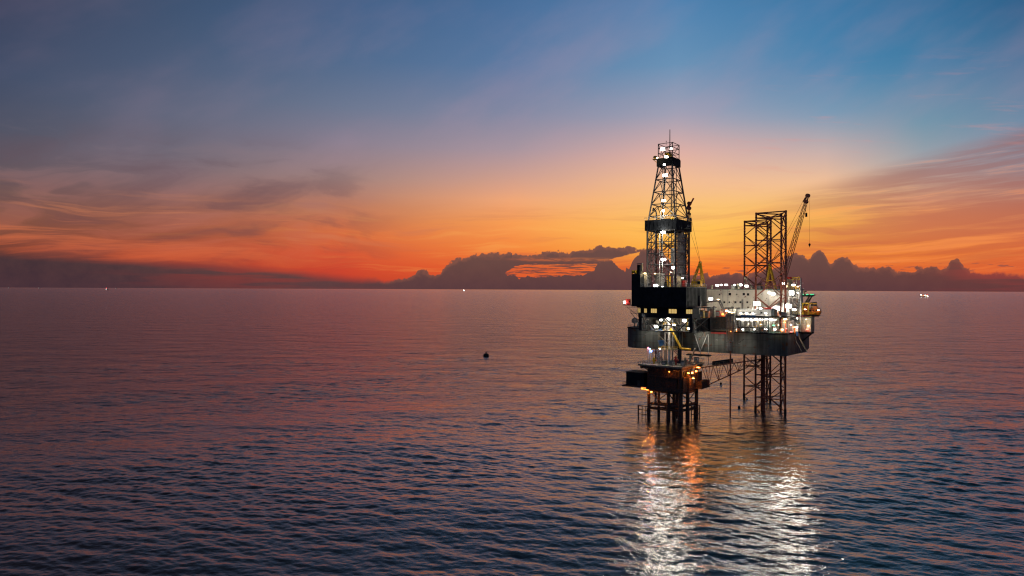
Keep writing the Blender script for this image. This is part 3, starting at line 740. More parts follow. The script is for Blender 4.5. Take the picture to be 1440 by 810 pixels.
# equipment on the monkey board seen through the lattice
t = thing('racking_arm', 'yellow racking arm on the board just above the black derrick band', 'racking arm', (dcu+2.6, dcv-1, 71.5))
MB().box(dcu+1.8, dcu+4.2, dcv-3, dcv-1, 68.2, 72.6).build('carriage', M['yellow'], t); MB().bar((dcu+3, dcv-2, 72.6), (dcu+2.4, dcv-4, 75), .25).build('arm', M['yellow'], t)
t = thing('standing_jib', 'small bent jib standing on the black derrick band, left of the lamps', 'jib', (dcu-2.2, dcv-hv, 71.5))
MB().path([(dcu-1.9, dcv-hv+.4, 71.5), (dcu-2.2, dcv-hv+.4, 74.5), (dcu-3.3, dcv-hv+.4, 76), (dcu-3.5, dcv-hv+.4, 74.9)], .24).build('arm', M['dark'], t)
# machinery in the lower derrick
for (a, b, v, z0, z1, m, lab) in ((934, 940, -18.5, 40.6, 50, 'darkgrey', 'dark machine block at the middle of the derrick foot'), (952, 957, -17, 40.6, 52, 'beige', 'tall beige panel standing at the right of the derrick foot'), (958.5, 963.5, -16, 40.6, 50.5, 'red', 'dark red iron roughneck machine at the right of the derrick foot')):
    tt = thing('floor_machine', lab, 'machine', (U((a+b)/2, v), v, z0))
    u0, u1 = U(a, v), U(b, v); MB().box(u0, u1, v, v+1.6, z0, z1-1).build('frame', M[m], tt); MB().bar(((u0+u1)/2, v+.8, z1-1), ((u0+u1)/2, v+.8, z1), .5, 10).build('head', M['darkgrey'], tt)
for k, (px, m) in enumerate(((941, 'yellow'), (943.5, 'yellow'))):
    p = Q(px, 404, -19); q = Q(px-2.5+k*1., 392-k*3, -19)
    o = MB().bar((p[0], p[1], 40.62), q, .26, 8).bar(q, (q[0]-.3, q[1], q[2]+1.2), .14, 6).build('yellow_hose_boom', M[m], None, (p[0], p[1], 40.6)); tag(o, ('shorter' if k == 0 else 'taller')+' yellow hose boom leaning at the derrick foot', 'hose boom')
# ------------------------------------------------------------------ accommodation block
AV = 24.0; AU0, AU1 = U(994, AV), 3.0
t = thing('accommodation_block', 'long white accommodation block with small square windows behind the near lattice leg', 'deckhouse', ((AU0+AU1)/2, AV, HT+.1))
MB().box(AU0, AU1, AV, AV+14, HT+.1, 46.3).build('wall', M['white'], t)
MB().box(AU0-.25, AU1+.25, AV-.25, AV+14.2, 46.303, 46.55).build('roof', M['green'], t)
for k, (px, py, s) in enumerate(((1018.7, 425, .75), (1025.8, 425, .6), (1034.3, 425, .8), (1041.3, 425, .75), (1051, 425, .7), (1026.4, 413.6, 1.0), (1046, 413.6, .9), (1052, 414, .9), (1012, 425, .6), (1012, 414, .6), (1036, 414, .5))):
    u, _, z = Q(px, py, AV)
    w = MB().box(u-s*.5, u+s*.5, AV-.06, AV-.004, z-s*.5, z+s*.5).build('window', M['glass'], t)
    e = s*.5; MB().box(u-e-.1, u+e+.1, AV-.14, AV-.062, z-e-.1, z-e).build('sill', M['light'], w)
for px in (1016.5, 1023, 1072, 1081): u = U(px, AV-.4); MB().bar((u, AV-.4, HT+3), (u, AV-.4, 46.3), .12).build('drain_pipe', M['light'], t)
u = U(1044, AV-.4); MB().sq((u, AV-.4, Z(1044, 434, AV)), (u, AV-.4, Z(1044, 421, AV)), .55).build('cable_duct', M['grey'], t)
sm = MB()
for k in np.arange(AU0+3.2, AU1, 3.2): sm.box(k, k+.07, AV-.03, AV-.002, HT+4, 46.2)
sm.box(AU0, AU1, AV-.05, AV-.003, 41.3, 41.42); sm.build('wall_seam', M['white'], t)
MB().rail([(AU0, AV, 46.55), (AU1, AV, 46.55)], 1.15, 1.7, .06).rail([(AU0, AV, 46.55), (AU0, AV+14, 46.55)], 1.15, 1.7, .06).build('roof_handrail', M['darkgrey'], t)
# roof top equipment
def roof_vent(px, v, h, r, lab):
    u = U(px, v); t = thing('roof_vent', lab, 'vent', (u, v, 46.55))
    MB().cyl(u, v, 46.551, 46.55+h, r*.6, 10).build('duct', M['beige'], t); MB().ball((u, v, 46.55+h), r, 10, 6, .7).build('cowl', M['beige'], t)
roof_vent(1001, 25.5, 1.2, .6, 'beige mushroom vent at the left end of the white deckhouse roof')
roof_vent(1038.5, 27, 1.9, .7, 'beige mushroom vent in the middle of the white deckhouse roof')
roof_vent(1057, 26.5, 1.0, .55, 'beige mushroom vent on the white deckhouse roof beside the near leg')
cabinet(U(1028, 28), U(1034, 28), 28, 31, 46.551, 48.3, 'beige', 'low beige box on the roof of the white deckhouse')
cabinet(U(1062, 29), U(1070, 29), 29, 31.5, 46.551, 48.6, 'darkgrey', 'dark box on the deckhouse roof inside the near leg')
t = thing('radio_mast', 'thin radio mast with cross arms on the white deckhouse roof', 'mast', (U(1050.5, 28), 28, 46.55))
um_ = U(1050.5, 28); MB().bar((um_, 28, 46.551), (um_, 28, 56), .14, 6, .08).build('pole', M['beige'], t)
for z, w in ((53.5, .9), (54.7, .6)): MB().bar((um_-w, 28, z), (um_+w, 28, z), .07).build('cross_arm', M['beige'], t)
t = thing('leaning_davit', 'pale sloping davit arm on the deckhouse roof against the farther leg', 'davit', (U(1047, 27), 27, 46.55))
MB().bar((U(1047, 27), 27, 46.551), (U(1047, 27), 27, 51.5), .22).build('post', M['beige'], t); MB().bar((U(1047, 27), 27, 51.5), (U(1058.5, 27), 27, 47.6), .16).build('arm', M['beige'], t)

# ------------------------------------------------------------------ cranes
def lattice(m, p, q, w0, w1, n, side, r=.11, rb=.06):
    """boom from p to q, square section, side = horizontal unit vector in frame coords"""
    p, q = Vector(p), Vector(q); d = (q-p).normalized(); s = Vector(side).normalized(); h = d.cross(s).normalized()
    def c(i, k):
        w = (w0+(w1-w0)*max(0, (k-.15)/.85))*(1 if k < .85 else 1-(k-.85)*2.2) if k > .12 else w0*(.35+k/.12*.65)
        a, b = ((-1, -1), (1, -1), (1, 1), (-1, 1))[i]; return p.lerp(q, k)+s*a*w*.5+h*b*w*.5
    for k in range(n):
        a, b = k/n, (k+1)/n
        for i in range(4):
            m.bar(c(i, a), c(i, b), r, 5); j = (i+1) % 4
            m.bar(c(i, a), c(j, b), rb, 4) if k % 2 else m.bar(c(j, a), c(i, b), rb, 4)
            m.bar(c(i, a), c(j, a), rb, 4)
def crane(label, pu, pv, z0, zt, fr_top, boom_foot, boom_tip, ballz, side, boom_m, hook_du=.5, w=1.7):
    t = thing('pedestal_crane', label, 'crane', (pu, pv, z0))
    MB().cyl(pu, pv, z0+.002, zt-1.4, 1.35, 18).cyl(pu, pv, zt-1.4, zt-.6, 1.35, 18, 1.9).build('pedestal', M['white'], t)
    MB().cyl(pu, pv, zt-.598, zt, 3.1, 24).build('slew_platform', M['yellow'], t)
    MB().rail([(pu+3*math.cos(a), pv+3*math.sin(a), zt) for a in np.linspace(0, 2*PI, 13)], 1.1, 1.5, .06).build('handrail', M['yellow'], t)
    MB().box(pu-1.9, pu+.4, pv-1.6, pv+1.8, zt+.002, zt+2.4).build('machinery_house', M['yellow'], t)
    cab = MB().box(pu+.6, pu+2.2, pv-2.4, pv-.4, zt+.6, zt+2.7).build('cab', M['yellow'], t)
    MB().box(pu+.8, pu+2.0, pv-2.46, pv-2.404, zt+1.3, zt+2.4).build('cab_window', M['glass'], cab)
    g = MB(); T = Vector(fr_top)
    for s in (-1, 1):
        g.sq((pu+2.5, pv+s*1.4, zt+.1), (T.x, T.y+s*.5, T.z), .46).sq((pu-2.7, pv+s*1.4, zt+.1), (T.x, T.y+s*.5, T.z), .42)
        for kk in (.3, .55, .78):
            A = Vector((pu+2.5, pv+s*1.4, zt)).lerp(Vector((T.x, T.y+s*.5, T.z)), kk); B = Vector((pu-2.7, pv+s*1.4, zt)).lerp(Vector((T.x, T.y+s*.5, T.z)), kk); g.sq(A, B, .24)
    for kk in (0., .3, .55, .78, 1.): g.sq(Vector((pu+2.5, pv-1.4, zt)).lerp(Vector((T.x, T.y-.5, T.z)), kk), Vector((pu+2.5, pv+1.4, zt)).lerp(Vector((T.x, T.y+.5, T.z)), kk), .14)
    g.bar((T.x, T.y-.8, T.z), (T.x, T.y+.8, T.z), .4, 10); g.build('gantry', M['yellow'], t)
    bm_ = MB(); lattice(bm_, boom_foot, boom_tip, w, w*.55, 13, side)
    bo = bm_.build('boom', M[boom_m], t)
    P, Qp = Vector(boom_foot), Vector(boom_tip); sh = MB(); S = Vector(side)
    for kk in (1.0, .94): c = P.lerp(Qp, kk); sh.bar(c-S*.6, c+S*.6, .75, 12)
    sh.bar(P.lerp(Qp, .93)-S*.1+Vector((-.9, 0, .5)), Qp+Vector((.3, 0, .6)), .3); sh.build('boom_head', M[boom_m], bo)
    wr = MB(); mid = P.lerp(Qp, .80)
    wr.bar(T, mid+Vector((-.9, 0, .4)), .05, 4).bar(T+Vector((0, .4, 0)), Qp+Vector((-.6, 0, .3)), .05, 4); wr.build('luffing_line', M['wire'], t)
    hp = Qp+Vector((hook_du, 0, 0)); MB().bar(hp, (hp.x, hp.y, ballz), .035, 4).build('hoist_wire', M['wire'], t)
    MB().ball((hp.x, hp.y, ballz), .42, 10, 6, 1.3).bar((hp.x, hp.y, ballz-.4), (hp.x, hp.y, ballz-1.0), .12).build('hook_ball', M['dark'], t)
    bl = P.lerp(Qp, .87)+Vector((.9, 0, -1.6)); MB().bar(bl, bl+Vector((0, 0, -1.5)), .38, 8).bar(bl, P.lerp(Qp, .90), .05, 4).build('hook_block', M['dark'], t)
    return t
cv = 27.5; cu = U(1085, cv)
crane('yellow pedestal crane inside the near leg, its long dark boom raised to the right', cu, cv, HT+.1, Z(1085, 421, cv)-.0, Q(1082.5, 373, cv), Q(1094, 417, cv-1), Q(1135.5, 275, cv-1), Z(1139, 344, cv-1), (.2, 1, 0), 'leg', .7, 1.7)
cv2 = 14.; cu2 = U(981, cv2)
crane('yellow pedestal crane right of the derrick foot, its boom raised steeply behind the derrick', cu2, cv2, HT+.1, Z(981, 404, cv2), Q(984.5, 369, cv2), Q(961, 400, cv2+3), Q(969, 286, cv2+3), Z(973, 300, cv2+1), (.2, 1, 0), 'leg', .3, 1.0)
MB().bar(Q(968.5, 291, cv2+3), Q(975, 278.5, cv2+3), .35, 6).build('boom_jib', M['red'], [o for o in SC.objects if o.name == 'pedestal_crane.001'][0])

# ------------------------------------------------------------------ stair tower, posts, helideck
TV = 15.5
a, b = U(1109.5, TV), U(1124, TV)
t = thing('stair_tower', 'tall pale stair tower at the right end of the rig, brightly lit', 'stair tower', ((a+b)/2, TV, HT+.07))
s = MB()
for u in (a, b):
    for v in (TV, TV+4): s.sq((u, v, HT+.07), (u, v, 46.2), .35)
for z in (33.5, 36.8, 40, 43.2, 46.2): s.box(a-.2, b+.2, TV-.2, TV+4.2, z, z+.15)
s.build('frame', M['light'], t)
MB().box(a+.3, b-.3, TV+2.2, TV+2.4, HT+.2, 46.1).build('wall', M['white'], t)
s = MB()
for k, z in enumerate((33.65, 36.95, 40.15, 43.35)):
    x0, x1 = (a+.4, b-.4) if k % 2 else (b-.4, a+.4); s.sq((x0, TV+.3, z), (x1, TV+.3, z+3.), .3).sq((x0, TV+.3, z+1), (x1, TV+.3, z+4.), .09)
s.build('stair_flight', M['grey'], t)
MB().rail([(a, TV-.2, 46.35), (b, TV-.2, 46.35)], 1.1, 1.2).build('handrail', M['yellow'], t)
u = U(1126.2, 12.); o = MB().bar((u, 12., HT+.07), (u, 12., Z(1126, 391, 12.)), .22, 8).bar((u, 12, 46.8), (u+1.1, 12, 46.8), .08).bar((u, 12, 48.8), (u+.9, 12, 48.8), .08).build('tall_pole', M['light'], None, (u, 12, HT)); tag(o, 'tall slim pale pole in front of the lit stair tower', 'pole')
# goal-post gantry on the tower top
t = thing('lattice_gantry', 'small yellow lattice gantry standing on top of the pale stair tower', 'gantry', (U(1120, 17), 17, 46.35))
g = MB(); x0, x1 = U(1115.5, 17), U(1125, 17); zt = Z(1120, 390, 17)
for u in (x0, (x0+x1)/2): g.sq((u, 17, 46.36), (u, 17, zt), .25)
for z in np.arange(46.8, zt-.8, .9): g.sq((x0, 17, z), ((x0+x1)/2, 17, z+.9), .12)
g.build('mast', M['beige'], t); g = MB(); g.sq((x0-.5, 17, zt), (x1, 17, zt), .25).sq((x0-.5, 17, zt-.9), (x1, 17, zt-.9), .2)
for k in np.linspace(x0-.5, x1, 6)[:-1]: g.sq((k, 17, zt-.9), (k+.55, 17, zt), .12)
g.build('cross_beam', M['yellow'], t)
t = thing('red_topped_funnel', 'beige funnel with a red top beside the lattice gantry', 'funnel', (U(1110.5, 18), 18, 46.35))
uf = U(1110.5, 18); MB().cyl(uf, 18, 46.36, Z(1110, 392.5, 18), .85, 14).build('stack', M['beige'], t); MB().cyl(uf, 18, Z(1110, 392.5, 18)+.002, Z(1110, 389.5, 18), .95, 14).build('cap', M['red'], t)
# helideck
HV = 30.; hu0 = U(1127, HV); hz = Z(1135, 415, HV)
t = thing('helideck', 'helideck jutting out at the right end of the rig, edged with green lights', 'helideck', (hu0+4, HV, hz-1))
HR = 4.8; HX = U(1146.5, HV+4)-HR*1.2; oc = [(HX+HR*math.cos(x), HV+5+HR*math.sin(x)) for x in [PI/8+PI/4*k for k in range(8)]]
MB().prism(oc, hz-.5, hz).build('deck', M['green'], t)
n = MB()
for (p, q) in zip(oc, oc[1:]+oc[:1]):
    c0 = (HX, HV+5)
    P1 = (c0[0]+(p[0]-c0[0])*1.22, c0[1]+(p[1]-c0[1])*1.22); Q1 = (c0[0]+(q[0]-c0[0])*1.22, c0[1]+(q[1]-c0[1])*1.22)
    n.bar((*P1, hz+.05), (*Q1, hz+.05), .1).bar((*p, hz-.3), (*P1, hz+.05), .09).bar((*p, hz-.45), (*q, hz-.45), .16)
    for kk in (.33, .66): n.bar(((p[0]*(1-kk)+q[0]*kk), p[1]*(1-kk)+q[1]*kk, hz-.3), (P1[0]*(1-kk)+Q1[0]*kk, P1[1]*(1-kk)+Q1[1]*kk, hz+.05), .06, 4)
n.build('safety_net', M['darkgrey'], t)
g = MB(); 
g.sq((HX+HR*.8, HV+3, hz-.5), (hu0-.2, HV+1, hz-5.4), .4).sq((HX+HR*.8, HV+7, hz-.5), (hu0-.2, HV+7, hz-5.4), .4).sq((hu0+3.4, HV+1.4, hz-.6), (hu0-.2, HV+1, hz-5.4), .25).sq((hu0-.2, HV+1, hz-6.2), (hu0-.2, HV+1, hz-.5), .4)
g.build('strut', M['darkgrey'], t)
for i, (p, q) in enumerate(zip(oc, oc[1:]+oc[:1])):
    for kk in (0., .5):
        x = (p[0]*(1-kk)+q[0]*kk, p[1]*(1-kk)+q[1]*kk); MB().ball((x[0], x[1], hz+.16), .28, 8, 5).build('edge_light', M['l_green'], t)
light(t, (hu0+2, HV-2.2, hz+1.), 'green', 60, .3); light(t, (HX+2, HV-.8, hz+1.), 'green', 60, .3)
t = thing('fire_monitor', 'dark fire monitor standing at the edge of the helideck', 'fire monitor', (hu0+1.2, HV-1, hz))
MB().cyl(hu0+1.2, HV+.1, hz+.002, hz+1.1, .16, 8).build('stand', M['dark'], t); MB().bar((hu0+.7, HV+.1, hz+1.2), (hu0+1.9, HV+.1, hz+1.5), .2, 8).build('nozzle', M['dark'], t)

# ------------------------------------------------------------------ lifeboats on the right end
def lifeboat(px, py, v, L, lab):
    u, _, z = Q(px, py, v); t = thing('lifeboat', lab, 'lifeboat', (u, v, z-1.3), 'enclosed lifeboats at the right end of the rig')
    def hull_(z0, z1, w0, w1, l0, l1):
        def ring(l, w, zz): return [(u+l*.5*math.copysign(abs(math.cos(x))**.7, math.cos(x)), v+w*.5*math.copysign(abs(math.sin(x))**.8, math.sin(x)), zz) for x in [2*PI*k/14 for k in range(14)]]
        return MB().hexa(ring(l0, w0, z0), ring(l1, w1, z1))
    hull_(z-1.3, z, 1.2, 2.6, L*.7, L).build('hull', M['orange'], t)
    hull_(z+.003, z+1.2, 2.55, 1.5, L*.98, L*.7).build('canopy', M['orange'], t)
    MB().box(u-.8, u+.6, v-.55, v+.55, z+1.203, z+1.9).build('cockpit', M['orange'], t)
    w = MB()
    for k in (-1.5, -.5, .5, 1.5): w.box(u+k-.25, u+k+.25, v-1.32, v-1.2, z+.25, z+.65)
    w.build('window', M['glass'], t)
    return t
LV = 17.
t = thing('lifeboat_platform', 'yellow framed lifeboat platform cantilevered off the right end of the hull', 'platform', (U(1138, LV), LV, HT))
x0, x1 = 4.5, U(1150, LV); z0 = Z(1140, 442.5, LV)
MB().prism([(x0, LV-2.2), (x1-1.6, LV-2.2), (x1+.3, LV-.4), (x1+.3, LV+3), (x0, LV+4)], z0-.35, z0).build('deck', M['dark'], t)
MB().prism([(x0, LV-1.9), (x1-1.8, LV-1.9), (x1, LV+2.6), (x0, LV+3.6)], z0-.75, z0-.353).build('underside', M['red'], t)
g = MB()
for px in (1129, 1137): 
    u = U(px, LV-1.9); g.sq((u, LV-1.9, z0), (u, LV-1.9, z0+4.2), .35).sq((u, LV+3, z0), (u, LV+3, z0+4.2), .35).sq((u, LV-1.9, z0+4.2), (u+3., LV-2.4, z0+4.0), .3)
g.sq((U(1128, LV), LV-1.9, z0+4.2), (U(1144, LV), LV-1.9, z0+4.2), .4).sq((x1-1.7, LV-1.9, z0-.4), (x0+.4, LV-1.4, z0-4.6), .32); g.build('davit_frame', M['yellow'], t)
MB().rail([(x0, LV-2.2, z0), (x1-1.6, LV-2.2, z0), (x1+.3, LV-.4, z0)], 1.0, 1.2, .06).build('handrail', M['yellow'], t)
MB().box(U(1139.5, LV), U(1146, LV), LV+1, LV+3.4, z0+3.2, z0+4.6).build('winch_house', M['darkgrey'], t)
lifeboat(1133.5, 437.5, LV-.2, 4.6, 'orange enclosed lifeboat under the yellow davits, nearer the stair tower')
lifeboat(1147.2, 438, LV-.2, 4.2, 'orange enclosed lifeboat at the outer tip of the lifeboat platform')
# beige module below the lifeboats
v = 12.5
cabinet(U(1127.5, v), U(1141, v), v, v+5, HT+.07, Z(1134, 446, v), 'beige', 'weathered beige module under the lifeboat platform', 'module', 'deck_module')
t = thing('anchor_rack', 'black anchor rack sticking out at the right corner of the hull', 'anchor rack', (7.2, 20, 28)); u = U(1141, 20)
MB().box(6.9, u+.4, 18.5, 21.5, 29.8, 30.7).sq((6.9, 20, 27), (u, 20, 29.8), .5).build('frame', M['black'], t); MB().ball((u, 20, 31.2), .9, 10, 6).bar((u-.5, 20, 31), (u+.9, 20, 30.2), .3).build('fluke', M['black'], t)
o = MB().path([Q(1122.5, 468, 9), Q(1125.5, 477, 8.6), Q(1129, 484, 8.2), Q(1135, 494.5, 8.)], .26, 8).path([Q(1117, 470, 9), Q(1121, 482, 8.6), Q(1127.5, 494, 8.)], .14, 6).build('loading_hose', M['beige'], None, Q(1126, 480, 8.4)); tag(o, 'beige loading hose slung down the dark right end of the hull', 'hose')
t = thing('rescue_chute', 'narrow white and orange rescue chute hanging at the right corner of the hull', 'rescue chute', Q(1120.5, 472, 8)); u = U(1120.8, 8)
MB().box(u-.4, u+.5, 7.6, 8.4, Z(1120, 466, 8), Z(1120, 456, 8)).build('chute', M['white'], t); MB().box(u-.9, u-.43, 7.6, 8.4, Z(1120, 469, 8), Z(1120, 460, 8)).build('side_pad', M['orange'], t); MB().box(u-.2, u+.4, 7.7, 8.3, Z(1120, 472, 8), Z(1120, 466.4, 8)).build('foot', M['blue'], t)

# ------------------------------------------------------------------ pipe gallery along the near face
GU0, GU1 = U(1034, -1.4), 0.5
t = thing('pipe_gallery', 'two-level open walkway gallery packed with pipes along the near edge of the deck', 'gallery', ((GU0+GU1)/2, 0, HT+.07))
MB().box(GU0, GU1, -1.5, 5, 36.3, 36.75).build('upper_deck', M['darkgrey'], t)
MB().box(GU0, GU1, -1.2, 4, 32.3, 32.6).build('lower_deck', M['darkgrey'], t)
MB().box(U(1042, -1.5), U(1063, -1.5), -1.62, -1.503, 36.2, 37.0).build('blue_fascia', M['blue'], t)
g = MB()
for k in np.linspace(GU0+.2, GU1-.2, 8): g.sq((k, -1.3, HT+.07), (k, -1.3, 36.3), .28).sq((k, 3.8, HT+.07), (k, 3.8, 36.3), .28)
g.build('post', M['grey'], t)
MB().rail([(GU0, -1.4, 36.75), (GU1, -1.4, 36.75)], 1.1, 1.4, .06).rail([(GU0, -1.2, 32.6), (GU1, -1.2, 32.6)], 1.1, 1.4, .06).rail([(GU0, -.1, HT+.06), (GU1, -.1, HT+.06)], 1.0, 1.4, .05).build('handrail', M['light'], t)
MB().box(GU0, GU1, 4.2, 4.4, HT+.1, 36.28).build('back_wall', M['white'], t)
rng = random.Random(3)
for k in range(14):       # pipe runs in the gallery
    u = GU0+1+k*(GU1-GU0-2)/13.5; v = rng.uniform(.2, 2.6); r = rng.uniform(.14, .3)
    zt, um2 = rng.uniform(34.6, 35.9), u+rng.uniform(1.2, 2.6)*rng.choice((-1, 1)); zz = rng.uniform(33., 34.2)
    o = MB().path([(u, v, 32.61), (u, v, zt), (um2, v, zt), (um2, v, zz), (um2+.5, v-.3, 32.61)], r, 8); 
    for p in ((u, v, zt), (um2, v, zt)): o.ball(p, r*1.25, 8, 5)
    o.bar((u, v, 33.3), (u, v, 33.6), r*1.7, 8)
    o = o.build('pipe_run', M[rng.choice(('white', 'light', 'pipe', 'light', 'yellow'))], None, (u, v, 32.6)); tag(o, 'looping process pipe with flanges standing on the lower walkway of the pipe gallery', 'pipe', 'pipe runs in the gallery')
for k, (px, m, lab) in enumerate(((1040, 'orange', 'small orange pump set at the left end of the lowest gallery level'), (1052, 'light', 'pale pump set left of centre on the lowest gallery level'), (1066, 'beige', 'beige pump set right of centre on the lowest gallery level'), (1074, 'orange', 'larger orange pump set toward the right of the lowest gallery level'))):
    u = U(px, 1); t = thing('pump_set', lab, 'pump', (u, 1, HT+.07)); MB().box(u-1.1, u+1.1, .4, 1.6, HT+.072, HT+.3).build('skid', M['darkgrey'], t)
    MB().bar((u-.9, 1, HT+.8), (u+.2, 1, HT+.8), .45, 12).build('motor', M[m], t); MB().ball((u+.6, 1, HT+.75), .45, 10, 6).cyl(u+.6, 1, HT+.8, HT+1.4, .15, 8).build('casing', M['grey'], t)
# white low deckhouse on the gallery's upper deck
a, b = U(1037, .5), U(1084.5, .5)
t = thing('low_deckhouse', 'low white house with a red-trimmed right end on the upper walkway', 'deckhouse', ((a+b)/2, .5, 36.75))
MB().box(a, b, .5, 4.5, 36.751, Z(1060, 435.5, .5)).build('wall', M['white'], t)
zr = Z(1060, 435.5, .5); MB().box(a-.1, b+.1, .38, 4.6, zr+.003, zr+.22).build('roof', M['light'], t)
MB().hexa([(U(1071, .3), .3, zr+.224), (b+.1, .3, zr+.224), (b+.1, 2.5, zr+.224), (U(1071, .3), 2.5, zr+.224)], [(U(1073, .3), .3, zr+.4), (b+.1, .3, zr+1.0), (b+.1, 2.5, zr+1.0), (U(1073, .3), 2.5, zr+.4)]).build('red_trim', M['red'], t)
for px in (1046, 1055, 1071): u = U(px, .5); MB().box(u-.3, u+.3, .44, .496, 37.6, 38.2).build('window', M['glass'], t)
# crates and machines on the upper deck and round the leg
for (px0, px1, v, z0, z1, m, lab) in ((1085.5, 1089, 1, 36.75, 39.4, 'beige', 'slim beige locker just right of the low white house'), (1090.5, 1093, 1.5, 36.75, 39.2, 'orange', 'orange locker on the upper walkway below the near leg'),
        (1098.5, 1107, 3.4, 36.75, 38.1, 'grey', 'grey box on the upper walkway right of the near leg'), (1104, 1115, 6, HT+.07, 35.2, 'light', 'pale skid container below the stair tower'), (1099, 1105, 5.2, HT+.07, 35.8, 'orange', 'orange equipment box at the right end of the pipe gallery')):
    cabinet(U(px0, v), U(px1, v), v, v+2.2, z0, z1, m, lab, 'locker' if 'locker' in lab else 'box', 'deck_locker' if 'locker' in lab else 'equipment_box')
UD = MB().prism([(GU1+.003, -.2), (4.6, 2.8), (6.2, 9), (6.2, 22), (GU1+.003, 22)], 36.3, 36.75).build('upper_deck', M['darkgrey'], None, (3, 8, 36.3)); tag(UD, 'grey upper deck corner around the foot of the near leg', 'deck')
# jacking house round the near leg
t = thing('jacking_frame', 'white jacking frame around the foot of the near leg', 'jacking frame', (-2, 14, 36.8))
for i, p in enumerate((LA, LC, LBk)):
    s = 1.1; MB().box(p[0]-s, p[0]-.5, p[1]-s, p[1]+s, HT+.07, 41.5).box(p[0]+.5, p[0]+s, p[1]-s, p[1]+s, HT+.07, 41.5).box(p[0]-s, p[0]+s, p[1]+.6, p[1]+s, 41.503, 42.1).build('guide_tower', M['white'], t)
# scaffold at the left end of the gallery
t = thing('pipe_rack_tower', 'dark olive scaffold of pipes and ladders left of the pipe gallery', 'scaffold', (U(1028, -1), -1, 27))
a, b = U(1023, -1), U(1032.5, -1); s = MB()
for u in (a, (a+b)/2, b):
    for v in (-1.6, 1.6): s.sq((u, v, 27 if v < 0 else HT+.1), (u, v, 37.2), .3)
for z in (27.2, 29.5, 32, 34.4, 36.8):
    s.sq((a, -1.6, z), (b, -1.6, z), .22)
    if z > HT: s.box(a, b, -1.5, 1.6, z, z+.1)
s.build('frame', M['grey'], t); s = MB()
for k in range(5): u = a+.4+k*(b-a)/5; s.bar((u, -1.1, 27.4+.5*(k % 3)), (u, -1.1, 37.6), .16+.04*(k % 2), 8)
s.path([(a+.3, -1.75, 36), (b-.6, -1.75, 32.4), (b-.9, -1.75, 28)], .14, 6); s.build('riser', M['beige'], t)

# ------------------------------------------------------------------ equipment on top of the cantilever
for k, (px0, px1, v, z1, m, lab) in enumerate(((984, 989, -12, 38.6, 'yellow', 'yellow machinery box lit at the front of the cantilever top'), (990, 996, -9, 38.2, 'orange', 'orange lit machinery box second along the cantilever top'), (998, 1004, -4, 38.8, 'beige', 'beige machinery box in the middle of the cantilever top'), (1006, 1012, 2, 38.2, 'red', 'red machinery box toward the hull end of the cantilever top'), (1014, 1020, 8, 38.6, 'orange', 'orange machinery box at the hull end of the cantilever top'))):
    u1 = U(px1, v); u0 = U(px0, v)
    cabinet(u0, u1, v, v+2, 35.96, z1, m, lab, 'machine box', 'machinery_box')
a, b = -19., -14.
t = thing('covered_walkway', 'flat-roofed walkway over the cantilever, in front of the white deckhouse', 'walkway', (-18, 0, 36))
x0, x1 = U(985, -8), U(1004, -8)
MB().box(x0, x1, -8.6, -5, Z(995, 433.5, -8), Z(995, 432, -8)).build('roof', M['darkgrey'], t); s = MB()
for u in np.linspace(x0+.2, x1-.2, 4): s.sq((u, -8.4, 35.96), (u, -8.4, Z(995, 433.5, -8)), .2)
s.build('post', M['grey'], t)
t = thing('goose_neck_pipes', 'pair of dark goose-neck pipes sloping down from the white deckhouse to the deck', 'pipe', Q(1015, 440, 6)); 
for d in (0, 2.2): MB().path([Q(992+d, 425.5-d*.3, 8), Q(1010.5+d, 423-d*.3, 8), Q(1019+d, 441, 7), Q(1022+d, 447, 6)], .24, 8).build('pipe', M['grey'], t)
cabinet(U(1019, 16), U(1036, 16), 16, 20, HT+.1, Z(1027, 433, 16), 'darkgrey', 'dark low shed in front of the white deckhouse', 'shed', 'deck_shed')
# equipment on the left stern deck
rel = thing('hose_reel', 'round grey hose reel at the far left edge of the hull deck', 'reel', Q(892, 458, 2))
ur, _, zr = Q(892, 451, 2); MB().bar((ur, 1.9, zr), (ur, 2.1, zr), 1.15, 20).bar((ur, 2.9, zr), (ur, 3.1, zr), 1.15, 20).build('flange', M['grey'], rel); MB().bar((ur, 2.102, zr), (ur, 2.898, zr), .7, 16).build('drum', M['black'], rel); MB().sq((ur, 2.5, HT+.06), (ur, 2.5, zr-.7), .4).build('stand', M['dark'], rel)
cabinet(U(896, 3), U(903, 3), 3, 6, HT+.07, Z(899, 449.5, 3), 'dark', 'black control shed beside the round hose reel', 'shed', 'deck_shed')
for (px0, px1, v, py, m, lab) in ((899.5, 903, 1, 458.5, 'beige', 'beige chest by the rail at the left of the hull deck'), (904.5, 907.5, 1.2, 459, 'orange', 'orange chest by the rail at the left of the hull deck'), (909, 912, 1, 459.5, 'yellow', 'yellow chest by the rail at the left of the hull deck'), (913, 917, 1.6, 457, 'grey', 'grey chest by the rail at the left of the hull deck')):
    cabinet(U(px0, v), U(px1, v), v, v+1.4, HT+.07, Z(px0, py, v), m, lab, 'chest', 'deck_chest')
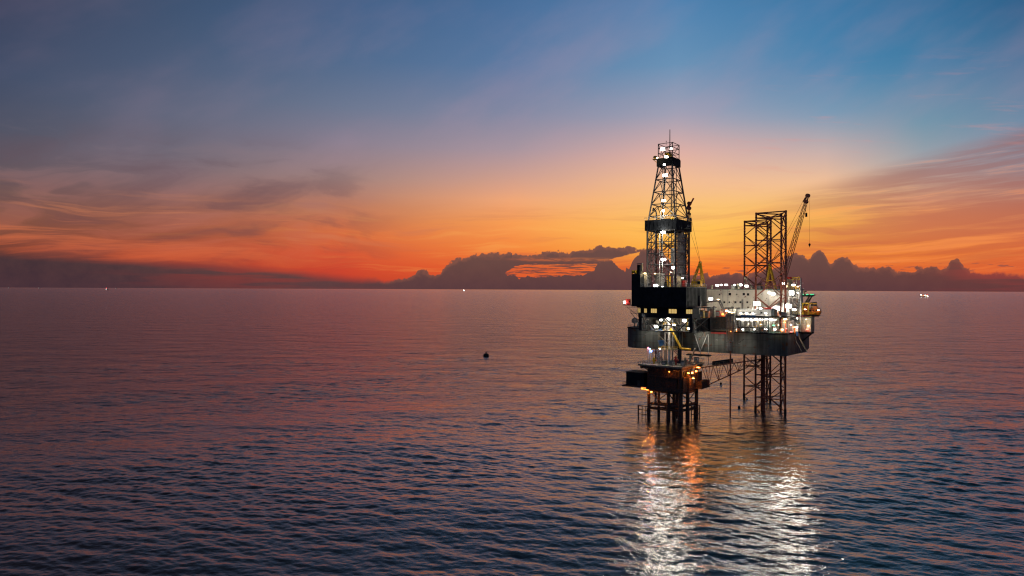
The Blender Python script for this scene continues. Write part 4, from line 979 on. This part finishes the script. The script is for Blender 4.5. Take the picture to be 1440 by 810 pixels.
# well bay under the derrick: blow-out preventer, tanks, pipes
t = thing('blowout_preventer', 'tall stack of valves and flanges standing in the lit well bay under the derrick', 'blowout preventer', (-32, -15, 21)); bu, bv = U(941, -15), -15
s = MB(); s.cyl(bu, bv, 30, 36, .9, 14)
for z in (30.3, 31.6, 33, 34.4, 35.6): s.cyl(bu, bv, z, z+.35, 1.35, 14)
s.build('body', M['light'], t); s = MB()
for z in (31.1, 33.8): s.bar((bu-2.1, bv, z), (bu+2.1, bv, z), .45, 10)
s.build('ram', M['yellow'], t); MB().cyl(bu, bv, 36.002, 40, .5, 12).build('bell_nipple', M['white'], t)
for k, (px, v, z0, z1, r, m, lab) in enumerate(((941.5, -17, 19.4, 36, .42, 'white', 'thickest white riser pipe dropping from the lit well bay to the platform'), (946, -16, 19.4, 35, .26, 'light', 'slim pale riser pipe right of the thick white riser'), (935.5, -16, 19.4, 34, .24, 'light', 'slim pale riser pipe left of the thick white riser'), (956, -14.5, 19.4, 31, .72, 'dark', 'thick dark conductor pipe under the right side of the derrick'))):
    u = U(px, v); o = MB().cyl(u, v, z0, z1, r, 12).cyl(u, v, (z0+z1)/2, (z0+z1)/2+.4, r*1.6, 12).cyl(u, v, z0, z0+.4, r*1.6, 12).build('riser_pipe', M[m], None, (u, v, z0)); tag(o, lab, 'pipe')
o = MB().path([Q(943, 462, -18), Q(951, 476, -18), Q(958, 490, -18), Q(972, 491.5, -17)], .42, 8).build('yellow_flow_hose', M['yellow'], None, Q(950, 478, -18)); tag(o, 'thick yellow flow hose sagging from the well bay along the hull face', 'hose')
o = MB().path([Q(916, 462, -17), Q(923, 466, -17.4), Q(931, 463, -17)], .3, 8).build('blue_hose', M['blue'], None, Q(923, 466, -17)); tag(o, 'short blue hose looping at the bottom of the lit well bay', 'hose')
t = thing('blue_tarpaulin_bin', 'blue covered bin hanging in front of the hull below the well bay', 'bin', Q(929, 487, -12)); x0, x1 = U(925.5, -12), U(933, -12); z0, z1 = Z(929, 487, -12), Z(929, 478.5, -12)
MB().hexa([(x0+.5, -12, z0), (x1-.1, -12, z0), (x1-.1, -10, z0), (x0+.5, -10, z0)], [(x0, -12.3, z1), (x1, -12.3, z1), (x1, -9.7, z1), (x0, -9.7, z1)]).build('bin', M['blue'], t); MB().bar(((x0+x1)/2, -11, z1), ((x0+x1)/2, -11, 31.3), .08).build('sling', M['wire'], t)
# texas deck (lower access deck) hanging under the well bay
t = thing('access_deck', 'open access deck hung on rods between the well bay and the platform', 'access deck', (U(940, -15), -15, 25))
x0, x1 = U(928, -18), U(950, -18); zd = Z(940, 492, -18); MB().box(x0, x1, -19, -11, zd, zd+.2).build('grating', M['beige'], t); s = MB()
for u in (x0+.1, x1-.1):
    for v in (-18.9, -11.1): s.bar((u, v, zd), (u, v, 31), .1)
s.bar((x0, -18.9, zd), (x1, -18.9, 29.5), .1).bar((x1, -18.9, zd), (x0, -18.9, 29.5), .1)
s.build('hanger', M['beige'], t); MB().rail([(x0, -19, zd+.2), (x1, -19, zd+.2), (x1, -11, zd+.2)], 1.1, 1.2, .06).build('handrail', M['yellow'], t)
rng = random.Random(11)
for k in range(16):
    u = SU0+2+k*(SU1-SU0-4)/15; v = rng.uniform(-13, -8); o = MB(); h = rng.uniform(1.5, 4.6); r = rng.uniform(.12, .34)
    o.cyl(u, v, 31., 31.+h, r, 8).path([(u, v, 31+h), (u+rng.uniform(-2, 2), v-1, 31+h+rng.uniform(-.6, .9)), (u+rng.uniform(-1.5, 1.5), v-1.4, 31.2)], r*.8, 8).bar((u, v, 31.2+h*.5), (u, v, 31.6+h*.5), r*2, 8)
    tag(o.build('well_bay_pipe', M[rng.choice(('light', 'white', 'beige', 'yellow', 'pipe', 'grey'))], None, (u, v, 31)), 'bent pipe with a flange in the brightly lit well bay under the drill floor', 'pipe', 'pipes in the well bay')
wd_ = MB().box(SU0+1.4, SU1-1.4, -16.8, -6.7, 30.7, 30.94).build('well_bay_deck', M['grey'], None, (-31, -12, 30.7)); tag(wd_, 'grey deck plate at the bottom of the lit well bay', 'deck')
# ------------------------------------------------------------------ wellhead platform
PU0, PU1, PV0, PV1 = -38.4, -22.0, -26., -5.
PT = 19.2
t = thing('wellhead_platform', 'dark four-square wellhead platform on steel piles below the derrick', 'platform', ((PU0+PU1)/2, (PV0+PV1)/2, 0))
MB().prism([(PU0-.2, PV0), (PU1, PV0), (PU1+.3, PV1), (PU0+2, PV1)], PT-.5, PT).build('top_deck', M['beige'], t)
MB().box(PU0+2.4, PU1-.1, PV0+1.2, PV1-.4, 10.1, 11.3).build('cellar_deck', M['rusty'], t)
MB().box(PU0+3.2, PU1-.6, PV0+1.5, PV1-1, 14.9, 15.2).build('mezzanine_deck', M['rusty'], t)
s = MB()
for u in np.linspace(PU0+1, PU1-.4, 6): s.box(u-.15, u+.15, PV0+.1, PV1-.3, PT-1.5, PT-.503)
for v in np.linspace(PV0+.6, PV1-.6, 4): s.box(PU0+.5, PU1-.2, v-.2, v+.2, PT-1.3, PT-.506)
s.hexa([(PU0+3.3, PV0+1.6, 16.9), (PU0+3.6, PV0+1.6, 16.9), (PU0+3.6, PV0+2, 16.9), (PU0+3.3, PV0+2, 16.9)], [(PU0-.1, PV0+1, PT-.52), (PU0+.6, PV0+1, PT-.52), (PU0+.6, PV0+2, PT-.52), (PU0-.1, PV0+2, PT-.52)])
s.build('deck_beam', M['rusty'], t)
MB().box(PU0+2.6, PU1-2.6, PV0+2.2, PV0+2.4, 11.31, 17.7).box(PU0+2.6, PU0+2.8, PV0+2.41, PV1-1, 11.31, 17.7).build('cladding_wall', M['rusty'], t)
for a, b, z0, z1 in ((PV0+2.2, PV0+6, 11.31, 15.2), (PV0+8.2, PV0+12, 11.31, 14.4), (PV0+13, PV1-.8, 11.31, 16.)): MB().box(PU1-.5, PU1-.3, a, b, z0, z1).build('side_cladding', M['rusty'], t)
MB().box(PU1-.09, PU1+2.4, -13.5, -4.4, 10.3, 10.7).box(PU1+.1, PU1+2.2, -12.5, -5, 10.71, 12.9).build('cellar_module', M['rusty'], t)
s = MB()
for k in np.arange(PU0+3.4, PU1-3, 1.1): s.box(k, k+.12, PV0+2.08, PV0+2.19, 11.4, 17.6)
s.build('cladding_rib', M['rusty'], t)
legs = []
for (px, v, r) in ((913, -23, .55), (927, -21.5, .42), (940.5, -23.5, .62), (948, -19, .5), (957.5, -23.5, .78), (967.5, -20, .62), (980, -11, .62)):
    u = U(px, v); legs.append((u, v)); MB().cyl(u, v, -3, 17.6, r, 12).cyl(u, v, -3, 3.2, r*1.18, 12).build('pile', M['rusty'], t)
for u in (-33, -29.6): MB().cyl(u, -12, -3, PT-1.4, .5, 12).build('pile', M['rusty'], t)
s = MB()
for z in (3.4, 5.0, 9.6):
    for a, b in ((0, 2), (2, 4), (4, 6), (0, 1), (1, 3), (3, 5), (5, 6)): s.bar((*legs[a], z), (*legs[b], z), .42, 8)
for a, b in ((0, 2), (2, 4), (4, 6)): s.bar((*legs[a], 9.6), (*legs[b], 3.6), .2, 8); s.bar((*legs[a], 3.6), (*legs[b], 9.6), .16, 8)
s.build('bracing', M['rusty'], t)
s = MB(); x0, x1 = U(899, -24), U(915, -24)
for u in np.linspace(x0, x1, 4): s.bar((u, -24.4, -1.5), (u, -24.4, 4.2), .26 if u == x0 else .14, 8)
for z in (1.0, 2.6, 4.0): s.bar((x0, -24.4, z), (x1+1, -24.4, z), .14, 6)
s.build('boat_landing', M['rusty'], t)
s = MB(); x0, x1 = U(972, -16), U(985, -11)
for k in range(4): u = x0+(x1-x0)*k/3; s.bar((u, -15.5+k*1.4, -1.5), (u, -15.5+k*1.4, 4.4), .2, 8)
for z in (1.2, 2.8, 4.2): s.bar((x0, -15.5, z), (x1, -11.3, z), .14, 6)
s.build('fender', M['rusty'], t)
MB().rail([(PU0-.1, PV0+.1, PT), (PU1-.1, PV0+.1, PT), (PU1+.2, PV1, PT)], 1.1, 1.5, .055).rail([(PU0-.1, PV0+.1, PT), (PU0+1.9, PV1, PT)], 1.1, 1.5, .055).build('handrail', M['beige'], t)
s = MB()
for k in range(5): z = 12+k*1.2; s.bar((PU1-.5, PV0+3+k*2.6, z), (PU1-.5, PV0+9+k*2, z), .22, 8)
for k in range(6): s.bar((PU1-.6-.4*k, PV0+4+2.4*k, 11.5), (PU1-.6-.4*k, PV0+4+2.4*k, 18), .2, 8)
s.build('manifold_pipe', M['rusty'], t)
# annex cabin
v = -23.; a, b = U(881, v), U(906, v); z0, z1 = Z(893, 542.5, v), Z(893, 524, v)
t = thing('annex_cabin', 'black box cabin bracketed off the left side of the wellhead platform', 'cabin', ((a+b)/2, v, z0))
MB().box(a, b, v, v+7, z0, z1).build('wall', M['dark'], t); MB().box(a-.15, b, v-.15, v+7.15, z1+.003, z1+.2).build('roof', M['darkgrey'], t)
s = MB(); s.box(a-1.4, b+1.5, v-.8, v+7.4, z0-.4, z0-.003); s.sq((b, v+1, z0-.4), (b+4, v+1, z0-2.4), .3); s.build('floor_frame', M['rusty'], t)
s = MB()
for k in np.arange(a+.6, b, 1.): s.box(k, k+.09, v-.07, v-.004, z0+.2, z1-.2)
s.build('wall_rib', M['dark'], t); MB().box(b-2.6, b-1.5, v-.12, v-.075, z0+.05, z0+2.1).build('door', M['darkgrey'], t)
MB().rail([(a-1.3, v-.7, z0), (a-1.3, v+7, z0)], 1.1, 1.4, .055).build('handrail', M['rusty'], t)
# equipment on the platform top
for (px, vv, h, m, lab) in ((920, -22, 2.4, 'yellow', 'yellow wellhead valve stack at the left of the platform top'), (927.5, -19, 4., 'grey', 'tall grey wellhead valve stack left of the risers on the platform top'), (951, -20, 3.0, 'red', 'red wellhead valve stack under the right of the derrick'), (964, -17, 2.6, 'beige', 'beige wellhead valve stack at the right of the platform top'), (971, -13, 3.2, 'grey', 'grey wellhead valve stack at the far right of the platform top')):
    u = U(px, vv); t = thing('wellhead_tree', lab, 'wellhead', (u, vv, PT)); MB().cyl(u, vv, PT+.002, PT+h, .3, 10).cyl(u, vv, PT+h*.4, PT+h*.4+.3, .55, 10).cyl(u, vv, PT+h*.8, PT+h*.8+.25, .5, 10).build('spool', M[m], t)
    MB().bar((u-.8, vv, PT+h*.6), (u+.8, vv, PT+h*.6), .2, 8).build('wing_valve', M[m], t); MB().bar((u+.8, vv-.02, PT+h*.6), (u+.9, vv-.02, PT+h*.6), .4, 10).build('hand_wheel', M['red'], t)
for (px0, px1, vv, h, m, lab) in ((941, 946, -22, 1.4, 'light', 'pale crate in the middle of the platform top'), (957.5, 962, -21, 1.6, 'grey', 'grey crate near the front corner of the platform top'), (976, 981, -10, 2.0, 'white', 'white crate at the right end of the platform top'), (931, 936, -23, 1.2, 'green', 'green crate by the front rail of the platform top')):
    cabinet(U(px0, vv), U(px1, vv), vv, vv+1.6, PT+.002, PT+h, m, lab, 'crate', 'tool_crate')
t = thing('leaning_beam', 'pale beam leaning up from the right of the platform top', 'beam', Q(968.5, 508, -15)); s = MB(); s.sq((U(968.5, -15), -15, PT), Q(978, 489.5, -15), .42); s.build('beam', M['beige'], t)
t = thing('braced_stand', 'open pale frame with crossed braces standing on the left of the platform top', 'frame', (U(922, -21), -21, PT)); s = MB(); x0, x1 = U(918.5, -21), U(931, -21); zt = Z(925, 493, -21)
for u in (x0, x1):
    for w in (-21, -17): s.sq((u, w, PT), (u, w, zt), .24)
s.sq((x0, -21, zt), (x1, -21, zt), .2).sq((x0, -21, PT), (x1, -21, zt), .16).sq((x1, -21, PT+.3), (x0, -21, zt), .16); s.build('frame', M['grey'], t)
def beacon(px, py, v, color, lab, col='light'):
    u, _, z = Q(px, py, v); t = thing('beacon_post', lab, 'beacon', (u, v, PT)); MB().cyl(u, v, PT, z-.25, .1, 6).build('post', M[col], t); MB().cyl(u, v, z-.25, z-.05, .28, 10).ball((u, v, z+.1), .32, 8, 6).build('lamp', M['l_'+color], t); light(t, (u, v-.8, z), color, 150, .25)
beacon(911.5, 489.5, -22, 'red', 'slim post with a red light at the left of the platform top')
beacon(914, 491, -23.2, 'blue', 'slim post with a blue light just right of the red-lit post')
beacon(916.4, 494, -22.5, 'blue', 'lower blue-lit post at the left of the platform top')
# ------------------------------------------------------------------ gangway bridge from platform to rig
t = thing('gangway_bridge', 'lattice gangway bridge rising from the wellhead platform to the legs under the hull', 'bridge', Q(1010, 525, -8))
A, B = Vector(Q(986, 517, -8)), Vector(Q(1076, 504.5, 13)); D0, D1 = Vector(Q(997, 541, -8)), Vector(Q(1052, 516, 8))
s = MB(); sd_ = Vector((.25, 1, 0)).normalized()*1.1
for k in (-1, 1):
    s.bar(A+sd_*k, B+sd_*k, .20, 6)
    s.bar(D0+sd_*k*.2, D1+sd_*k*.2, .16, 6)
    for i in range(5):
        b_ = D0.lerp(D1, i/4)+sd_*k*.2; f = (i/4)*.66+.13; s.bar(b_, A.lerp(B, max(0, f-.085))+sd_*k, .12, 5).bar(b_, A.lerp(B, f+.03)+sd_*k, .10, 5)
s.build('truss', M['leg'], t)
s = MB(); n = 24
for i in range(n): p, q = A.lerp(B, i/n), A.lerp(B, (i+.96)/n); s.hexa([p-sd_, q-sd_, q+sd_, p+sd_], [x+Vector((0, 0, .12)) for x in (p-sd_, q-sd_, q+sd_, p+sd_)])
s.build('walkway', M['beige'], t); MB().rail([tuple(A-sd_), tuple(B-sd_)], 1.1, 1.6, .05).build('handrail', M['beige'], t)
P0, P1 = A.lerp(B, .20), A.lerp(B, .47)
s = MB(); z = Vector((0, 0, .25)); z2 = Vector((0, 0, 1.75)); s.hexa([P0-sd_*1.05+z, P1-sd_*1.05+z, P1+sd_*1.05+z, P0+sd_*1.05+z], [P0-sd_*1.05+z2, P1-sd_*1.05+z2, P1+sd_*1.05+z2, P0+sd_*1.05+z2]); s.build('canopy', M['dark'], t)

# ------------------------------------------------------------------ lamps
LV_ = DV0-.9
names = ['topmost white floodlight in the crown cage of the derrick', 'white floodlight second from the top of the derrick', 'white floodlight just under the crown platform of the derrick', 'white floodlight highest on the tapering part of the derrick', 'white floodlight two thirds of the way down the tapering part of the derrick', 'white floodlight just above the black derrick band', 'white floodlight just below the black derrick band', 'white floodlight lowest in the lamp line of the derrick']
for k, (px, py, d) in enumerate(((931.5, 209.5, 1.8), (936.5, 220.5, 1.2), (933.5, 231.5, .9), (935, 246.5, 1.6), (933, 282, 1.5), (932.5, 296.5, 1.4), (932.2, 326.5, 1.7), (932.8, 365, 1.7))):
    v = LV_ if k > 4 else dcv-dw(Z(px, py, LV_))[1]-.9
    flood(Q(px, py, v), names[k], d, 'white', 900 if k not in (2,) else 400, spill=3.)
flood(Q(923.5, 222, dcv-TV-.3 if False else DV0+1.5), 'warm white floodlight on the lookout basket left of the derrick crown', 1.1, 'warm', 300)
flood(Q(942.5, 209, -16.5), 'small white floodlight at the right in the crown cage', .9, 'white', 300)
for px, py, d, c, w, lab in ((922, 401.5, 1.3, 'white', 700, 'white floodlight on the black wall at the left of the derrick foot'), (931.8, 403.5, 1.0, 'white', 500, 'small white floodlight on the black wall at the middle of the derrick foot'),
        (907, 384.5, 1.1, 'warm', 500, 'warm lamp beside the grey cabinet at the left of the derrick foot'), (921, 384.8, .7, 'warm', 200, 'small warm lamp low inside the left of the derrick'), (897, 383.6, .7, 'warm', 120, 'small warm lamp on the tall black wall beside the exhaust stack'),
        (946.5, 376.5, 1.3, 'white', 900, 'white floodlight inside the right of the derrick foot')):
    flood(Q(px, py, FV0+3 if px != 946.5 else -19.2), lab, d, c, w, aim=(.2, -1, -.2))
flood(Q(878.8, 425, -20), 'glaring white lamp on the outrigger at the far left of the drill floor', 1.5, 'white', 500, aim=(0, -1, -.1))
t = thing('outrigger', 'small outrigger boom with a red box at the far left of the drill floor', 'outrigger', Q(884, 428, -20)); x0 = U(877, -20); MB().box(x0, FU0-.01, -20.6, -19.2, Z(884, 429.5, -20), Z(884, 428.3, -20)).build('boom', M['dark'], t); u, _, z = Q(883.3, 424, -20); MB().box(u-.8, u+.8, -20.4, -19.4, Z(884, 428.2, -20), z+.9).build('red_box', M['red'], t)
light(t, (u-.2, -21.6, z+.3), 'red', 60, .2)
# lit windows cast light too
for k, (px, py, v, d, w, lab) in enumerate(((906.3, 443, -23, 1.3, 500, 'white floodlight under the side walkway left of the well bay'), (923, 459, -22.4, 2.0, 1800, 'largest white floodlight at the lower left of the well bay'), (948, 457, -22, 1.2, 1100, 'white floodlight at the lower right of the well bay'), (940.5, 448.5, -21.5, 1.2, 1100, 'white floodlight high in the middle of the well bay'), (963, 451, -21.5, 1.2, 1100, 'white floodlight high at the right of the well bay'), (969, 462, -20, .8, 800, 'small white floodlight low at the right end of the well bay'), (930, 450, -20.5, 1.0, 1000, 'white floodlight high at the left of the well bay'))):
    flood(Q(px, py, v), lab, d, 'white', w, aim=(.1, -1, -.3))
for k, px in enumerate((902.3, 905.8, 911.5)): bulb(Q(px, 457-k % 2, .6), ('first', 'second', 'third')[k]+' from the left of three small lamps on the left stern deck', .8, 'white', 160)
for px, py, d, w, lab in ((1008.6, 401.2, 1.5, 700, 'starry white floodlight on a post at the left of the deckhouse roof'), (1014, 400.5, .9, 300, 'small white floodlight just right of the starry one on the deckhouse roof'), (1021, 400.6, 1.2, 400, 'white floodlight third from the left on the deckhouse roof'), (1033, 400.6, .9, 300, 'small white floodlight left of the beige vent on the deckhouse roof'), (1041.5, 400.6, 1.1, 400, 'white floodlight right of the beige vent on the deckhouse roof'), (1050, 402.2, 1.5, 700, 'bright white floodlight at the foot of the radio mast')):
    p = Q(px, py, 25.); flood(p, lab, d, 'white', w, post=p[2]-46.56, aim=(.2, -1, -.5))
for px, py, v, d, w, c, lab in ((999.5, 420.3, 20., 1.6, 380, 'white', 'glaring floodlight on the left end of the white deckhouse wall'), (1010.3, 421.5, 19, 1.1, 500, 'warm', 'warm floodlight by the goose-neck pipes in front of the deckhouse'),
        (1064.3, 427, 10., 2.6, 2600, 'white', 'glaring white floodlight at the left chord of the near leg, largest on deck'), (1070, 434, 7., 1.3, 800, 'white', 'white floodlight over the low white house below the near leg'), (1092.5, 433.5, 8.6, 2.4, 2400, 'white', 'glaring white floodlight at the foot of the near leg, right of its middle'), (1109, 430.5, 10., 2.4, 2400, 'white', 'glaring white floodlight on deck just right of the near leg'), (1117, 435.5, 11, 1.6, 900, 'white', 'white floodlight low in front of the stair tower'),
        (1113.2, 412, 14.6, 2.4, 1800, 'white', 'starry white floodlight high on the stair tower'), (1116, 400.8, 14.8, 1.2, 400, 'white', 'white floodlight on the roof of the stair tower'), (1101.3, 398.7, 22.5, 1.1, 300, 'white', 'white floodlight at the right chord of the near leg above deck'), (1107.8, 402.5, 20, 1.0, 250, 'warm', 'warm lamp between the near leg and the stair tower'),
        (1087.5, 413.3, 22.5, 1.5, 900, 'white', 'white floodlight under the slewing platform of the yellow crane'), (1081.5, 411.3, 24, .8, 250, 'white', 'small white lamp under the slewing platform of the yellow crane'), (1122, 403, 15, .7, 200, 'warm', 'small warm lamp at the right of the stair tower roof'), (1122, 411.5, 15, .7, 200, 'white', 'small white lamp on the stair tower under its roof')):
    flood(Q(px, py, v), lab, d, c, w, aim=(.1, -1, -.3))
for k, (px, py, c) in enumerate(((987, 441.5, 'warm'), (989.5, 443.8, 'orange'), (993, 444.5, 'warm'), (1001, 442, 'white'), (1004.5, 441, 'orange'), (1008, 440.5, 'white'), (1014.3, 440.5, 'orange'), (1016.5, 441.5, 'orange'), (1022, 437, 'white'), (1026, 438.5, 'warm'), (1029.5, 439.5, 'warm'), (1033, 439, 'warm'))):
    bulb(Q(px, py, 1+k*1.0), ORD[k]+' from left of the warm lamps along the cantilever top', .95 if c != 'white' else 1.05, c, 200)
for k, px in enumerate((1038.5, 1042, 1046, 1051, 1056, 1060, 1064, 1069, 1074, 1079, 1084.5, 1089.5)):
    bulb(Q(px, 449+.3*(k % 3), 1.2), ORD[k]+' from left of the white lamps under the upper gallery walkway', 1.05+.25*(k % 3 == 1), 'white', 260)
for k, (px, c) in enumerate(((1037, 'white'), (1045.3, 'white'), (1061.3, 'white'), (1077, 'white'), (1090, 'white'), (1100.5, 'warm'))):
    bulb(Q(px, 463.2, 1.6), ORD[k]+' from left of the lamps on the lowest gallery level', 1.15, c, 260)
for k, px in enumerate((1042, 1050, 1059, 1077)): bulb(Q(px, 440.5, -.2), ORD[k]+' from the left of the lamps on the front of the low white house', .9, 'white', 300)
for px, py, v, c, d, w, lab in ((1104.8, 448.8, 4.6, 'warm', 1.3, 500, 'big warm lamp at the right end of the pipe gallery'), (1112.5, 456.5, 5, 'white', .9, 300, 'white lamp on the pale skid container'), (1121.5, 447.5, 12.2, 'white', .8, 300, 'white lamp low on the stair tower'), (1121, 460, 6.6, 'white', 1.0, 400, 'white lamp at the rescue chute'), (1137.3, 458, 12.2, 'warm', .9, 250, 'warm lamp on the beige module at the right end'), (1106, 462.2, 4.4, 'red', .9, 120, 'red lamp at the right corner of the deck edge'), (1117, 460, 6.4, 'orange', .9, 160, 'orange lamp left of the rescue chute'), (1135.8, 463, 12.2, 'red', .9, 120, 'red lamp on the beige module at the right end'), (1151.2, 436, 14.4, 'white', .6, 120, 'small white lamp at the outer tip of the lifeboat platform'), (1132.5, 435, 12.8, 'white', .6, 120, 'small white lamp on the yellow lifeboat davits'), (1099.5, 465, 3.2, 'orange', .8, 120, 'orange lamp low on the deck edge below the near leg')):
    bulb(Q(px, py, v), lab, d, c, w)
for px, py, v, c, d, w, lab in ((906.5, 546.3, -23.4, 'orange', 2.2, 5000, 'orange lamp under the left of the wellhead platform, first of a pair'), (911, 546.8, -23.6, 'orange', 2.2, 5000, 'orange lamp under the left of the wellhead platform, second of a pair'), (953, 519.5, -23.2, 'orange', 1.0, 420, 'small orange lamp under the front edge of the platform top'), (974.5, 524, -17, 'orange', 1.6, 700, 'orange lamp on the right side of the wellhead platform'), (982.8, 516.6, -12, 'orange', 1.3, 450, 'orange lamp at the gangway end of the wellhead platform'), (980, 522, -13, 'orange', 1.3, 450, 'small orange lamp below the gangway end of the platform'), (928.5, 490.5, -19.8, 'white', 1.0, 200, 'white lamp over the left of the platform top')):
    bulb(Q(px, py, v), lab, d, c, w)

for u, v, z, w, lab in ((-27, -24.8, 17.2, 200, 'added orange fill lamp inside the upper platform deck near its front corner'), (-21.2, -17, 14.6, 1100, 'added orange fill lamp inside the right of the lower platform deck'), (-21.4, -21, 16.8, 900, 'added orange fill lamp inside the upper platform deck at its right side'), (-34.2, -23.8, 9.4, 700, 'added orange fill lamp hung low between the left piles of the platform')):  # added fill lamps that strengthen the orange glow on the platform decks
    bulb((u, v, z), lab, .9, 'orange', w)
for k, (u, lab) in enumerate(((-37, 'added floodlight under the drill floor turned into the left of the well bay'), (-30, 'added floodlight under the drill floor turned into the middle of the well bay'), (-23, 'added floodlight under the drill floor turned into the right of the well bay'))):  # added lamps facing inward, put in to brighten the well bay
    flood((u, -21.6, 35.3), lab, .7, 'soft' if k != 1 else 'white', 420, aim=(0, 1, -.35), spill=2.)
for k, (px, py, v, w, lab) in enumerate(((908, 470, -4.5, 700, 'small added floodlight turned to the grey hull face at its left end'), (985, 474, -4.0, 900, 'small added floodlight turned to the hull face below the right cantilever beam'), (1008, 478, -4.5, 800, 'small added floodlight turned to the hull face left of the caisson pole'), (1040, 483, -5., 500, 'small added floodlight turned to the hull face right of the caisson pole'))):  # added fill lamps, put in to light the hull face
    p = Q(px, py, v); t = flood(p, lab, .7, 'white', w/3.4, aim=(0, 1, -.25), post=0)
    MB().bar((p[0], v, p[2]+.4), (p[0], -.05, p[2]+1.2), .06, 5).build('arm', M['darkgrey'], t)
for px, py, v, lab in ((990.5, 399, 8., 'added floodlight turned up at the yellow crane right of the derrick foot'), (1078, 419.5, 18.5, 'added floodlight turned up at the yellow crane inside the near leg')):  # added lamps that brighten the yellow crane frames
    flood(Q(px, py, v), lab, .6, 'soft', 150, aim=(-.4, .9, .5))
for k, (px, lab) in enumerate(((1004, 'added hidden floodlight washing the left end of the white deckhouse wall'), (1030, 'added hidden floodlight washing the middle of the white deckhouse wall'), (1052, 'added hidden floodlight washing the white deckhouse wall beside the near leg'))):  # added wall-wash lamps, hidden behind the low house, brightening the white wall
    u = U(px, 13); flood((u, 13, 39.5), lab, .8, 'soft', 420, aim=(0, 1, .25), post=39.5-HT-.07)
for px, py, v, c, d, w, lab in ((1088.5, 457.5, -.6, 'green', .9, 60, 'green lamp at the right of the pipe gallery, between its two lamp rows'), (1103.5, 453, 4.0, 'orange', .8, 120, 'orange lamp under the big warm lamp at the gallery end'), (1095, 457, 1.6, 'warm', .7, 120, 'warm lamp just right of the green lamp in the gallery'), (1036, 465.5, -.2, 'orange', .8, 90, 'orange lamp at the left end of the lowest gallery level'), (1054, 455.5, -.8, 'warm', .6, 90, 'small warm lamp between the gallery lamp rows, left of middle'), (1070.5, 456, -.8, 'warm', .6, 90, 'small warm lamp between the gallery lamp rows, right of middle'),
        (900.5, 460.5, .5, 'orange', .6, 70, 'small orange lamp low at the far left of the stern deck'), (908.5, 461, .5, 'orange', .6, 70, 'small orange lamp low on the stern deck beside the yellow chest'), (985, 446, -6, 'warm', .7, 120, 'small warm lamp at the near end of the cantilever top'), (1028, 466, -1.9, 'orange', .7, 70, 'small orange lamp on the olive scaffold'), (1113, 466.5, 5.5, 'red', .8, 70, 'second red lamp along the right corner of the deck edge'), (1134, 449, 12., 'warm', .7, 150, 'warm lamp high on the beige module at the right end'), (944, 383, -19.5, 'warm', .8, 300, 'warm lamp inside the derrick foot, below the white floodlight'), (960, 391, -18, 'soft', .8, 300, 'soft white lamp at the right of the derrick foot')):
    bulb(Q(px, py, v), lab, d, c, w)
# ------------------------------------------------------------------ distant vessels, buoy, floats
def sea_at(px, py):          # point of the sea surface under a photo point
    Y = CAMH*F/(py-hy(px)); return Vector(((px-720)/F*Y, Y, 0))
def frame(p): r = Vector((p.x-OX, p.y-OY, 0)); return (CU*r.x-SU*r.y, SU*r.x+CU*r.y)
def ship(px, py, L, lab, lights, hullm='dark'):
    u, v = frame(sea_at(px, py)); t = thing('ship', lab, 'ship', (u, v, 0)); w = L*.2; h = L*.10
    MB().prism([(u-L*.5, v-w*.5), (u+L*.36, v-w*.5), (u+L*.5, v), (u+L*.36, v+w*.5), (u-L*.5, v+w*.5)], -1, h).build('hull', M[hullm], t)
    MB().box(u+L*.06, u+L*.30, v-w*.4, v+w*.4, h+.01, h+L*.12).box(u+L*.10, u+L*.26, v-w*.3, v+w*.3, h+L*.121, h+L*.19).build('wheelhouse', M['white'], t)
    MB().bar((u+L*.18, v, h+L*.19), (u+L*.18, v, h+L*.34), L*.008).build('mast', M['dark'], t)
    for dx, z, r, c in lights:
        MB().ball((u+dx*L, v-w*.6, h+z*L), r, 8, 6).build('deck_light', M['l_'+c], t)
    return t
ship(150.5, 408.0, 100, 'dark ship with a white and a red light on the left horizon', ((0, .05, 13, 'far'), (0, .26, 8, 'red')))
ship(163.4, 405.9, 110, 'tiny pale ship light just right of the dark ship on the left horizon', ((0, .05, 10, 'far'),))
ship(12, 405.3, 110, 'tiny ship light on the horizon at the far left edge', ((0, .05, 10, 'far'),))
ship(55, 405.6, 110, 'tiny ship light on the left horizon between the edge and the dark ship', ((0, .05, 10, 'far'),))
ship(652.5, 409.4, 70, 'small dark vessel with one white light on the middle horizon', ((.05, .20, 8, 'white'),))
ship(1300, 418.0, 52, 'brightly lit supply vessel on the sea at the right', ((-.42, .24, 2.2, 'white'), (-.3, .10, 2.6, 'warm'), (-.1, .16, 3.6, 'orange'), (.1, .18, 2.8, 'white'), (.3, .12, 3.0, 'warm'), (.42, .06, 2.2, 'white'), (.34, .26, 3, 'red')))
u, v = frame(sea_at(684, 501)); t = thing('mooring_buoy', 'round black mooring buoy floating alone on the open water', 'buoy', (u, v, 0)); MB().ball((u, v, .55), 2.0, 18, 10, .78).build('float', M['black'], t, smooth=True); MB().cyl(u, v, 2.05, 2.7, .35, 8).ball((u, v, 2.8), .45, 8, 5).build('top_mark', M['dark'], t); MB().bar((u-1.97, v, .5), (u+1.97, v, .5), .25, 8).build('fender_band', M['black'], t)
for px, py, lab in ((1014.3, 539, 'tiny dark float on the water under the gangway bridge'), (1040, 572.5, 'tiny dark float on the water between the caisson pole and the near leg')):
    u, v = frame(sea_at(px, py+1)); o = MB().ball((u, v, .25), .55, 10, 6).bar((u, v, .6), (u, v, 1.3), .08).build('float', M['black'], None, (u, v, 0)); tag(o, lab, 'float')
